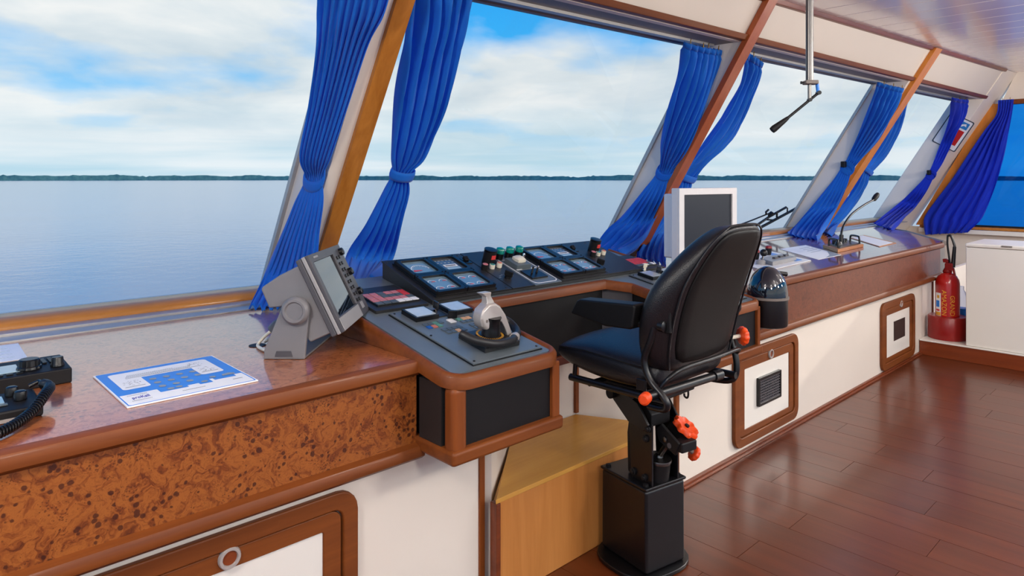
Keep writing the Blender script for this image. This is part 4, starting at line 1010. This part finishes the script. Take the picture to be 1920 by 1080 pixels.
def fbox(name, d0, d1, w0, w1, h0, h1, m, parent=rd, **k):
    o = MB()._add([FP(d, w, h) for h in (h0, h1) for d, w in ((d0, w0), (d1, w0), (d1, w1), (d0, w1))], [(3, 2, 1, 0), (4, 5, 6, 7), (0, 1, 5, 4), (1, 2, 6, 5), (2, 3, 7, 6), (3, 0, 4, 7)]).build(name, m, parent, **k)
    fixnormals(o.data); return o
fbox('rear_bezel', 0, .272, -.012, .356, -.012, .008, 'greyd', bevel=.005)
fbox('middle_bezel', -.001, .273, -.013, .357, .0085, .022, 'greyl', bevel=.004)
fr_ = ring_frame(MB(), [(0, -.012), (.272, -.012), (.272, .356), (0, .356)], [(.028, .012), (.222, .012), (.222, .24), (.028, .24)], lambda a, b, d: FP(a, b, d), .0225, .034).build('front_bezel', 'greyd', rd, bevel=.003); fixnormals(fr_.data)
fbox('screen', .0285, .2215, .0125, .2395, .022, .027, 'screen')
fbox('lower_lip', .226, .27, -.008, .24, .0345, .037, 'greyl', bevel=.001)
fbox('brand_mark', .010, .016, .03, .075, .0342, .0346, 'greyl')
btn = MB().lathe([(.0065, 0), (.0065, .003), (.005, .004)], (0, 0, 0), (0, 0, 1), 12).mesh('button')
fq = Matrix((sv*e1.x+Vector((0, 0, e1.y)), wv, sv*nn_.x+Vector((0, 0, nn_.y)))).transposed().to_4x4()
for k in range(8):
    for ww in (.262, .290): put('button', btn, 'black', rd, T(*FP(.045+.024*k, ww, .034))@fq)
for d, ww, r in ((.03, .325, .014), (.11, .325, .014), (.19, .325, .014)):
    MB(T(*FP(d, ww, .034))@fq).lathe([(r, 0), (r, .012), (r*.8, .014)], (0, 0, 0), (0, 0, 1), 18).build('rotary_knob', 'black', rd, smooth=40)
fbox('rating_label', .225, .25, .275, .31, .0345, .0350, 'greyl')
tbw = MB().tube(smoothpath([RP(-.02, .10, .12), RP(-.06, .085, .12), RP(-.085, .06, .12)], 4), [.02]*5+[.022]*4, 12).build('cable_plug', 'greyd', rd, smooth=60)
t = thing('cable', 'cream cable looping out of the worktop behind the radar bracket', 'cable', (.98, 2.33, .92))
MB().tube(smoothpath([RP(-.10, .055, .14), RP(-.13, .03, .15), RP(-.145, .008, .14), RP(-.12, .006, .10), RP(-.08, .008, .06), RP(-.03, .0085, .05)], 6), .006, 8).build('sheath', 'ivory', t, smooth=60)
MB().tube(smoothpath([RP(-.09, .05, .17), RP(-.12, .02, .18), RP(-.14, .006, .19)], 6), .005, 8).build('sheath', 'ivory', t, smooth=60)
MB().lathe([(.028, 0), (.028, .0015)], tuple(RP(-.155, .0006, .16)), (0, 0, 1), 20).build('grommet', 'blackm', t)

# operating placard
t = thing('placard', 'blue and white operating placard lying on the near worktop', 'placard', (.63, 2.08, .92))
PX0, PX1, PY0, PY1 = .462, .797, 1.903, 2.268
QP = T(PX0, PY0, ZT); PW, PH = PX1-PX0, PY1-PY0
MB(QP).box(0, PW, 0, PH, 0, .004).build('board', 'paper', t, bevel=.0006, seg=1)
def flat(mb, pts, z): mb._add([(x, y, z) for x, y in pts], [tuple(range(len(pts)))]); return mb
flat(MB(QP), [(.006, .105), (PW-.006, .105), (PW-.006, PH-.006), (.006, PH-.006)], .0043).build('blue_field', 'print_blue', t)
ring_frame(MB(QP), rrect(.004, PW-.004, .004, PH-.004, .006, 2), rrect(.007, PW-.007, .007, PH-.007, .006, 2), lambda a, b, d: (a, b, d), .004, .0044).build('blue_border', 'print_blue', t)
flat(MB(QP), rrect(.028, PW-.035, .255, PH-.03, .012), .0047).build('white_panel', 'paper', t)
flat(MB(QP), rrect(.028, .098, .15, .30, .012), .00475).build('white_panel', 'paper', t)
flat(MB(QP), rrect(PW-.10, PW-.035, .16, .30, .012), .00475).build('white_panel', 'paper', t)
flat(MB(QP), [(.098, .07), (.17, .07), (.17, .085), (.20, .085), (.20, .07), (.235, .07), (.235, .105), (.098, .105)], .0043).build('blue_field', 'print_blue', t)
flat(MB(QP), [(.245, .085), (PW-.03, .085), (PW-.03, .106), (.245, .106)], .0043).build('blue_field', 'print_blue', t)
for i in range(4):
    for j in range(3):
        cx, cy = .118+.036*i, .215-.045*j
        if i == 3 and j == 2: continue
        flat(MB(QP), [(cx+.0095*math.cos(a), cy+.011*math.sin(a)) for a in [2*math.pi*k/14 for k in range(14)]], .0048).build('diagram', 'print_grey', t)
for cx, cy in ((.128, .085), (.15, .088), (.218, .09), (.25, .118)): flat(MB(QP), [(cx+.009*math.cos(a), cy+.010*math.sin(a)) for a in [2*math.pi*k/14 for k in range(14)]], .0048).build('diagram', 'print_grey', t)
flat(MB(QP), [(.275, .108), (.31, .108), (.313, .12), (.30, .132), (.278, .126)], .0048).build('diagram', 'print_grey', t)
mb = MB(QP)      # ship elevation: rows of tiny windows, deck lines and masts
for r in range(3):
    for k in range(34 if r < 2 else 24):
        x = .062+.0052*k+.004*r; flat(mb, [(x, .272+.010*r), (x+.0032, .272+.010*r), (x+.0032, .277+.010*r), (x, .277+.010*r)], .0051)
mb.build('ship_drawing', 'print_grey', t)
mb = MB(QP)
flat(mb, [(.06, .264), (.262, .264), (.27, .267), (.06, .266)], .0051); flat(mb, [(.038, .172), (.088, .172), (.088, .175), (.038, .175)], .0051); flat(mb, [(PW-.092, .185), (PW-.045, .185), (PW-.045, .188), (PW-.092, .188)], .0051)
for k in range(26):
    x = .04+random.random()*.045; y = .18+random.random()*.055; flat(mb, [(x, y), (x+.004, y), (x+.004, y+.0018), (x, y+.0018)], .0051)
    x = PW-.09+random.random()*.042; y = .192+random.random()*.05; flat(mb, [(x, y), (x+.004, y), (x+.004, y+.0018), (x, y+.0018)], .0051)
    x = .235+random.random()*.04; y = .28+random.random()*.03; flat(mb, [(x, y), (x+.003, y), (x+.003, y+.0018), (x, y+.0018)], .0051)
for k in range(16): flat(mb, [(.022+.003*k, .088), (.0235+.003*k, .088), (.0235+.003*k, .092), (.022+.003*k, .092)], .0046); flat(mb, [(.022+.003*k, .036), (.0235+.003*k, .036), (.0235+.003*k, .040), (.022+.003*k, .040)], .0046)
for k in range(20): flat(mb, [(.145+.003*k, .04), (.1468+.003*k, .04), (.1468+.003*k, .044), (.145+.003*k, .044)], .0046)
for k in range(9): flat(mb, [(PW-.05+.003*k, .052), (PW-.0485+.003*k, .052), (PW-.0485+.003*k, .058), (PW-.05+.003*k, .058)], .0046)
mb.build('fine_print', 'print_dark', t)
put('logo_lettering', text_mesh('proKall', .018), 'print_logo', t, QP@T(.048, .064, .0046)@Matrix.Diagonal((.8, 1.6, 1, 1)))

# loose white sheet at the left
t = thing('paper_sheet', 'white sheet of paper at the left beside the window sill', 'paper', (.2, 2.8, .92))
MB().plan([(.05, 2.655), (.358, 2.65), (.366, 2.915), (.05, 2.93)], ZT, ZT+.0012).build('sheet', 'paper', t)
mb = MB()
for k in range(4): mb.box(.07, .33, 2.70+.05*k, 2.703+.05*k, ZT+.0012, ZT+.0015)
mb.build('printed_lines', 'lcd', t)

# the two radio sets
def radio(x1, y0, w, d, h, label, kind):
    t = thing('radio_set', label, 'radio', (x1-w/2, y0+d/2, .92))
    q = T(x1-w, y0, ZT)
    if kind == 0:
        MB(q).prism([(0, a, b) for a, b in ((0, .0), (d, .0), (d, h*1.15), (0, h))], (w, 0, 0)).build('case', 'blackm', t, bevel=.004)
        zz = lambda y: h+.15*h*y/d+.0008
        o = MB(q)._add([(x, y, zz(y)) for x, y in ((.015, .045), (w-.115, .045), (w-.115, .125), (.015, .125))], [(0, 1, 2, 3)]).build('display', 'lcd', t, solid=.001)
        def kn(x, y, r, hh): return MB(q).lathe([(r*1.15, 0), (r*1.1, .006), (r, .008), (r*.97, hh), (r*.85, hh+.003)], (x, y, zz(y)), (0, 0, 1), 48, 16, .025).build('knob', 'black', t, smooth=35)
        kn(w-.092, .062, .026, .024); kn(w-.028, .045, .015, .022); kn(w-.2, .02, .02, .02)
        bm_ = MB().box(-.005, .005, -.005, .005, 0, .004).mesh('key')
        for i in range(3):
            for j in range(4): put('key', bm_, 'black', t, q@T(w-.052+.017*i, .088+.015*j, zz(.09)))
        for i in range(3): MB(q).box(w-.17+.022*i, w-.155+.022*i, .02, .028, zz(.02), zz(.02)+.003).build('key', 'black', t)
    else:
        MB(q).prism([(0, a, b) for a, b in ((0, .0), (d, .0), (d, h*1.3), (0, h))], (w, 0, 0)).build('case', 'blackm', t, bevel=.006)
        MB(q).box(0, w-.04, -.004, 0, .002, .010).build('trim_strip', 'alu', t)
        zz = lambda y: h+.3*h*y/d+.0008
        MB(q)._add([(x, y, zz(y)) for x, y in ((w-.145, .062), (w-.07, .062), (w-.07, .115), (w-.145, .115))], [(0, 1, 2, 3)]).build('display', 'lcd', t, solid=.001)
        for i in range(4): MB(q).box(w-.17+.028*i, w-.15+.028*i, .04, .052, zz(.045), zz(.045)+.003).build('soft_key', 'kgrey', t)
        for x, y in ((w-.05, .112), (w-.038, .068)): MB(q).lathe([(.014, 0), (.014, .012), (.012, .020), (.009, .022)], (x, y, zz(y)), (0, 0, 1), 24, 8, .03).build('knob', 'black', t, smooth=40)
    return t
radio(.408, 2.255, .42, .17, .042, 'larger black radio with big knob and keypad at the left edge', 0)
radio(.300, 1.985, .36, .145, .028, 'smaller black radio with pale display at the left edge', 1)
t = thing('coiled_cord', 'black coiled handset cord across the corner of the smaller radio', 'cord', (.25, 1.95, .92))
cp_ = smoothpath([(.318, 2.105, .968), (.325, 2.07, .966), (.305, 2.015, .962), (.272, 1.955, .945), (.235, 1.905, .938), (.19, 1.86, .936), (.13, 1.81, .936), (.06, 1.80, .936)], 12)
pts = []
for i in range(len(cp_)-1):
    a, b = cp_[i], cp_[i+1]; d = (b-a).normalized(); u = d.cross(Vector((0, 0, 1))).normalized(); w_ = u.cross(d)
    for k in range(5):
        f = (i+k/5)/(len(cp_)-1); q_ = f*2*math.pi*52; pts.append(a+(b-a)*(k/5)+(u*math.cos(q_)+w_*math.sin(q_))*.0105)
MB().tube(pts, .0032, 6).build('coil', 'black', t, smooth=60)
MB().tube([tuple(cp_[0]), (.312, 2.13, .97), (.29, 2.13, .962)], .006, 8).build('plug', 'black', t, smooth=60)

# ================================================================ right side of the bridge
# monitor
t = thing('monitor', 'white framed flat monitor with dark screen behind the helm chair', 'monitor', (3.55, 2.25, .92))
QM = T(3.44, 2.235, .985)@RZ(math.radians(-9))
MB(QM).box(0, .53, 0, .05, 0, .455).build('front_frame', 'white', t, bevel=.006)
ring_frame(MB(QM), [(0, 0), (.53, 0), (.53, .455), (0, .455)], [(.045, .04), (.485, .04), (.485, .415), (.045, .415)], lambda a, b, d: (a, -d, b), .0, .014).build('bezel', 'white', t, bevel=.004)
MB(QM).box(.045, .485, -.003, -.0005, .04, .415).build('screen', 'screen2', t)
MB(QM).box(.05, .48, .05, .16, .03, .42).build('rear_housing', 'white', t, bevel=.012)
MB(QM).box(.20, .32, .03, .12, -.063, .03).build('stand_neck', 'white', t, bevel=.004)
MB(QM).box(.11, .41, -.03, .17, -.0645, -.052).build('stand_foot', 'white', t, bevel=.004)

# binnacle compass on the right wing
t = thing('compass', 'glossy black domed compass pot beside the right helm wing', 'compass', (3.33, 1.63, .745))
MB().lathe([(.085, .745), (.095, .75), (.098, .76), (.098, .885)], (3.33, 1.63, 0), (0, 0, 1), 40).build('pot', 'black', t, smooth=40)
MB().lathe([(.1, .885), (.104, .887), (.104, .898), (.1, .90)], (3.33, 1.63, 0), (0, 0, 1), 40).build('rim', 'darkmetal', t, smooth=40)
dome = [(.1, .90)]+[(.1*math.cos(math.radians(a)), .905+.145*math.sin(math.radians(a))) for a in range(0, 90, 9)]+[(.004, 1.05)]
MB().lathe(dome, (3.33, 1.63, 0), (0, 0, 1), 56).build('dome', 'screen', t, smooth=50)
MB().tube([(3.38, 1.60, 1.012), (3.425, 1.575, 1.004)], .012, 12).build('lamp_holder', 'black', t, smooth=50)
MB().box(3.20, 3.46, 1.722, 1.756, .69, .90).build('mounting_plate', 'black', t, bevel=.006)

# switch panel, papers, microphone on the far worktop
t = thing('switch_panel', 'white and blue switch panel with black ball lever on the far worktop', 'control panel', (4.6, 2.2, .92))
PS = [(4.10, 1.97), (4.78, 2.02), (5.25, 2.60), (4.6, 2.60)]
MB().plan([(4.02, 1.975), (4.775, 2.02), (5.22, 2.60), (4.5, 2.60)], ZT, ZT+.006).build('plate', 'white', t, bevel=.001, seg=1)
MB().plan([(4.62, 2.06), (4.74, 2.065), (5.10, 2.53), (5.0, 2.53)], ZT+.006, ZT+.0068).build('blue_field', 'print_blue', t)
MB().plan([(4.28, 2.06), (4.68, 2.08), (4.80, 2.24), (4.42, 2.22)], ZT+.006, ZT+.032).build('switch_box', 'greyl', t, bevel=.004)
for k in range(3): MB().box(4.44+.1*k, 4.49+.1*k, 2.12+.01*k, 2.14+.01*k, ZT+.032, ZT+.044).build('rocker', 'greyd', t)
MB().tube([(4.30, 2.15, ZT+.006), (4.335, 2.15, .985)], .007, 10).build('lever_rod', 'steel', t, smooth=50)
MB().lathe([(.03, 0), (.03, .02), (.02, .03)], (4.30, 2.15, ZT+.006), (0, 0, 1), 18).build('lever_base', 'greyl', t, smooth=40)
MB().lathe([(.025*math.sin(math.radians(a))+.0005, -.025*math.cos(math.radians(a))) for a in range(0, 181, 20)], (4.339, 2.15, 1.0), (0, 0, 1), 18).build('lever_ball', 'black', t, smooth=60)
for x, y in ((4.53, 2.30), (4.86, 2.37)):
    o = MB().lathe([(.016, 0), (.02, .02), (.024, .05)], (x, y, ZT+.006), (0, 0, 1), 16).build('knob', 'blackm', t, smooth=40)
    MB().lathe([(.024, .05), (.022, .065), (.014, .07)], (x, y, ZT+.006), (0, 0, 1), 16).build('knob_cap', 'extdark', o, smooth=40)
t = thing('paper_sheet', 'white sheet with grey lower corner lying beside the microphone base', 'paper', (5.3, 2.25, .92))
MB().plan([(4.88, 2.015), (5.31, 2.02), (5.86, 2.525), (5.38, 2.53)], ZT, ZT+.0015).build('sheet', 'paper', t)
MB().plan([(5.02, 2.02), (5.305, 2.022), (5.50, 2.20), (5.22, 2.07)], ZT+.0015, ZT+.0018).build('grey_corner', 'print_grey', t)
mb = MB()
for k in range(4): mb.plan([(5.30+.07*k, 2.24+.06*k), (5.50+.07*k, 2.245+.06*k), (5.51+.07*k, 2.255+.06*k), (5.31+.07*k, 2.25+.06*k)], ZT+.0015, ZT+.0018)
mb.build('printed_lines', 'print_grey', t)
t = thing('paper_sheet', 'framed white card on the far worktop behind the microphone', 'paper', (6.7, 2.3, .92))
MB().plan([(6.15, 2.03), (6.63, 2.05), (7.32, 2.56), (6.85, 2.52)], ZT, ZT+.004).build('frame', 'oak', t)
MB().plan([(6.20, 2.05), (6.60, 2.068), (7.22, 2.54), (6.87, 2.505)], ZT+.004, ZT+.005).build('card', 'paper', t)
t = thing('microphone', 'gooseneck microphone on a wooden block with two black handles', 'microphone', (5.9, 2.2, .92))
MB().plan([(5.44, 2.095), (6.06, 2.125), (6.36, 2.36), (5.74, 2.33)], ZT, .946).build('wood_base', 'oak', t, bevel=.003)
MB().plan([(5.56, 2.125), (6.02, 2.145), (6.22, 2.31), (5.76, 2.29)], .946, .956).build('control_plate', 'steel', t, bevel=.001, seg=1)
for (x, y) in ((5.57, 2.18), (6.02, 2.18)):
    MB().tube(smoothpath([(x-.02, y-.045, .95), (x-.02, y-.042, 1.0), (x+.0, y-.02, 1.012), (x+.05, y+.04, 1.012), (x+.07, y+.06, 1.0), (x+.07, y+.063, .95)], 4), .008, 8).build('handle', 'black', t, smooth=60)
for k in range(6): MB().box(5.80+.045*k, 5.825+.045*k, 2.25, 2.28, .956, .985).build('push_key', 'black', t, bevel=.002)
MB().lathe([(.03, .956), (.026, .975), (.02, .985)], (5.70, 2.19, 0), (0, 0, 1), 16).build('knob', 'black', t, smooth=40)
MB().tube([(5.833, 2.22, .956), (5.840, 2.22, 1.03)], .017, 12).build('socket', 'black', t, smooth=50)
MB().tube(smoothpath([(5.838, 2.22, 1.0), (5.844, 2.22, 1.05), (5.90, 2.22, 1.112), (6.063, 2.22, 1.193), (6.343, 2.22, 1.262), (6.58, 2.22, 1.305)], 6), .009, 10).build('gooseneck', 'black', t, smooth=60)
MB().lathe([(.012, 0), (.022, .02), (.024, .08), (.018, .12)], (6.57, 2.22, 1.302), (.9, 0, .42), 14).build('head', 'blackm', t, smooth=50)

# white locker and fire extinguisher on the ledge
t = thing('locker', 'plain white locker with small lid catch at the right edge', 'locker', (6.8, .9, .13))
MB().box(6.50, 7.08, -.75, 1.492, .131, .935).build('body', 'white_gloss', t, bevel=.006)
MB().box(6.494, 7.09, -.755, 1.497, .937, .968).build('lid', 'white_gloss', t, bevel=.012, seg=3)
MB().box(6.485, 6.5, 1.18, 1.25, .955, .966).build('lid_catch', 'darkmetal', t, bevel=.003)
EX, EY = 6.70, 1.672
t = thing('fire_extinguisher', 'red fire extinguisher with yellow lettering standing in a red ring base', 'extinguisher', (EX, EY, .13))
MB().lathe([(.143, .131), (.146, .136), (.146, .315), (.140, .323), (.10, .323)], (EX, EY, 0), (0, 0, 1), 40).build('ring_base', 'extdark', t, smooth=40)
MB().lathe([(.09, .30), (.091, .31), (.091, .60), (.086, .632), (.07, .662), (.045, .682), (.03, .69)], (EX, EY, 0), (0, 0, 1), 40).build('cylinder', 'extred', t, smooth=40)
MB().lathe([(.032, .69), (.036, .70), (.03, .715), (.022, .73)], (EX, EY, 0), (0, 0, 1), 20).build('valve_neck', 'extdark', t, smooth=40)
MB().box(EX-.03, EX+.025, EY-.045, EY+.015, .71, .775).build('valve_body', 'extdark', t, bevel=.008)
MB().prism([(EX-.014, y, z) for y, z in ((EY-.01, .775), (EY+.03, .775), (EY+.035, .805), (EY+.01, .81), (EY-.005, .80))], (.028, 0, 0)).build('carry_handle', 'extdark', t, bevel=.004)
MB().prism([(EX-.012, y, z) for y, z in ((EY-.05, .735), (EY-.075, .60), (EY-.062, .60), (EY-.035, .73))], (.024, 0, 0)).build('squeeze_grip', 'extdark', t, bevel=.003)
MB().tube(smoothpath([(EX+.0, EY-.02, .76), (EX+.02, EY-.005, .84), (EX+.02, EY+.005, .93), (EX+.02, EY+.004, 1.0)], 5), .008, 8).build('hose_return', 'black', t, smooth=60)
MB().tube(smoothpath([(EX+.02, EY+.006, 1.0), (EX+.02, EY-.02, 1.005), (EX+.015, EY-.047, .93), (EX+.01, EY-.05, .90)], 5), .01, 8).build('hose', 'black', t, smooth=60)
MB().tube([(EX+.01, EY-.05, .915), (EX, EY-.04, .74)], [.013, .017], 12).build('discharge_horn', 'black', t, smooth=50)
lm = MB()      # curved label and yellow lettering follow the cylinder wall
def cyl(a, z, r=.0918): return (EX+r*math.cos(a), EY+r*math.sin(a), z)
A0 = math.atan2(-EY, -EX)    # bearing of the viewer
def patch(name, a0, a1, z0, z1, m, r=.0918, parent=t, n=6): return MB().grid([[cyl(a0+(a1-a0)*k/n, z, r) for k in range(n+1)] for z in (z0, z1)]).build(name, m, parent)
lb = patch('paper_label', A0-1.15, A0-.55, .325, .52, 'paper')
patch('label_blue', A0-1.08, A0-.68, .40, .455, 'print_blue', .0924, lb); patch('label_red', A0-1.08, A0-.66, .365, .382, 'red', .0924, lb); patch('label_band', A0-1.13, A0-.57, .328, .358, 'yellow', .0924, lb); patch('label_mark', A0-.95, A0-.68, .475, .50, 'yellow', .0924, lb)
for txt, ac, zc_ in (('AMAZON', A0-.28, .44), ('GRAND', A0+.38, .42)):
    me = text_mesh(txt, .052); 
    for v in me.vertices:
        x, y = v.co.x*.95, v.co.y      # run the word down the wall
        v.co = Vector(cyl(ac+y/.0918, zc_-x, .0922+v.co.z))
    put('lettering', me, 'yellow', t)
t = thing('water_bottle', 'clear plastic bottle with blue label between extinguisher and locker', 'bottle', (6.96, 1.63, .13))
MB().lathe([(.055, .131), (.058, .14), (.058, .42), (.05, .47), (.02, .52), (.02, .55)], (6.96, 1.63, 0), (0, 0, 1), 24).build('body', 'lens', t, smooth=40)
MB().lathe([(.0585, .29), (.0585, .36)], (6.96, 1.63, 0), (0, 0, 1), 24).build('label_band', 'print_blue', t, smooth=40)

# sign on the corner post
t = thing('safety_sign', 'white sign with red block and blue emblem on the corner post', 'sign', (9.92, 2.4, 1.9))
sx = 9.926
def sgn(a, b, d):      # a along the rake upwards, b across, d out of the post face
    o = Vector((sx-d, 2.40, 2.07)); up = Vector((0, -K, 1)).normalized(); ac = Vector((0, -1, -K)).normalized(); return o+up*a+ac*b
flat(MB(), [], 0) if False else None
def spoly(name, pts, d, m, parent=None, th=.004): return MB().prism([sgn(a, b, d) for a, b in pts], Vector((-th, 0, 0))).build(name, m, parent or t)
spoly('plate', rrect(-.21, .21, -.17, .13, .02), 0, 'white')
o = ring_frame(MB(), rrect(-.21, .21, -.17, .13, .02), rrect(-.198, .198, -.158, .118, .016), lambda a, b, d: sgn(a, b, d), .004, .006).build('border', 'print_dark', t)
spoly('red_block', [(-.14, -.02), (.06, -.02), (.06, .09), (-.14, .09)], .0045, 'signred', th=.001)
spoly('emblem', [(.085, .0), (.17, .0), (.17, .095), (.085, .095)], .0045, 'signblue', th=.001)
spoly('emblem_arrow', [(.10, .02), (.13, .015), (.155, .06), (.12, .075), (.125, .045)], .0056, 'white', th=.001)

# overhead steering handle hanging from a steel pole
t = thing('searchlight_handle', 'steel ceiling pole with black cranked searchlight handle', 'handle', (2.211, .94, 2.58))
px_, py_ = 2.211, .940
MB().tube([(px_, py_, zc(2.2)-.001), (px_, py_, 1.815)], .0118, 20).build('pole', 'steel', t, smooth=60)
MB().lathe([(.04, 0), (.04, .006), (.014, .012)], (px_, py_, zc(2.2)-.0135), (0, 0, 1), 20).build('ceiling_flange', 'steel', t, smooth=40)
RV = Vector((.7284, -.6852, 0))
c0 = Vector((px_, py_, 1.811))
def pt(r, z): return c0+RV*r+Vector((0, 0, z))
MB().loft([[pt(r, z)+Vector((.6852, .7284, 0))*d for r, z in ((-.018, -.007), (.024, -.007), (.024, .006), (-.018, .006))] for d in (-.016, .016)]).build('clamp', 'darkmetal', t, bevel=.003)
MB().tube([pt(-.018, -.001), pt(-.025, -.001)], .002, 8).tube([pt(-.025, -.001), pt(-.029, -.001)], .0048, 12).build('clamp_screw', 'black', t, smooth=50)
MB().tube([pt(.0, -.007), pt(.0, -.055)], .0058, 14).build('inner_rod', 'steel', t, smooth=60)
MB().tube([pt(.024, -.002), pt(.028, -.034)], .0055, 10).build('link_bar', 'print_blue', t, smooth=60)
MB().tube([pt(.029, -.034), pt(-.074, -.118)], .0045, 12).build('handle_rod', 'black', t, smooth=60)
MB().tube([pt(-.07, -.115), pt(-.08, -.123), pt(-.115, -.150), pt(-.122, -.156)], [.0055, .0075, .0115, .0105], 16).build('hand_grip', 'blackm', t, smooth=60)
MB().lathe([(.0068, -.008), (.0068, .008)], pt(.029, -.034), (.6852, .7284, 0), 12).build('pivot_bolt', 'black', t)
MB().lathe([(.006, -.008), (.006, .008)], pt(.0, -.057), (.6852, .7284, 0), 12).build('pivot_bolt', 'black', t)

# windscreen wiper outside the third window
t = thing('windscreen_wiper', 'black windscreen wiper resting outside the third window', 'wiper', (6.9, 3.4, 1.0))
D_ = .05
def wp(x, z, o=.05): return (x, Yg(z)+o, z)
MB().tube([wp(6.74, .985), wp(7.37, 1.184)], .015, 8).build('blade', 'black', t, smooth=50)
MB().tube([wp(6.70, 1.005, .09), wp(6.90, 1.09, .10), wp(7.15, 1.186, .09)], .013, 8).build('bow', 'black', t, smooth=50)
MB().tube([wp(7.15, 1.186, .09), wp(7.175, 1.175, .08), wp(7.18, 1.135, .06)], .008, 8).build('bow_end', 'black', t, smooth=50)
MB().tube([wp(6.86, 1.062, .09), wp(6.95, 1.055, .06)], .009, 8).build('bow_link', 'black', t, smooth=50)
MB().tube([wp(7.02, 1.12, .09), wp(7.0, 1.085, .06)], .011, 8).build('bow_link', 'black', t, smooth=50)
MB().tube([wp(6.40, 1.035, .11), wp(6.58, 1.068, .11)], .008, 8).build('arm_sleeve', 'black', t, smooth=50)
MB().tube([wp(6.55, 1.062, .11), wp(6.88, 1.13, .11)], .008, 8).build('arm', 'black', t, smooth=50)
MB().lathe([(.032, -.012), (.032, .012)], wp(6.90, 1.118, .10), (0, -1, -.6), 14).build('joint', 'black', t)
MB().tube([wp(6.82, 1.12, .11), wp(6.80, 1.145, .12), wp(6.83, 1.17, .12)], .011, 8).build('spray_nozzle', 'black', t, smooth=50)

# hook under the far console edge
t = thing('cord_hook', 'small black hook on the cream panel edge beside the seat handle', 'hook', (2.83, 1.8, .47))
MB().tube(smoothpath([(2.835, 1.822, .50), (2.835, 1.80, .50), (2.835, 1.785, .485), (2.835, 1.783, .46), (2.835, 1.79, .447), (2.835, 1.803, .452), (2.835, 1.805, .465)], 4), .005, 8).build('hook', 'black', t, smooth=60)
MB().box(2.826, 2.844, 1.8215, 1.8295, .455, .52).build('back_plate', 'black', t, bevel=.002)
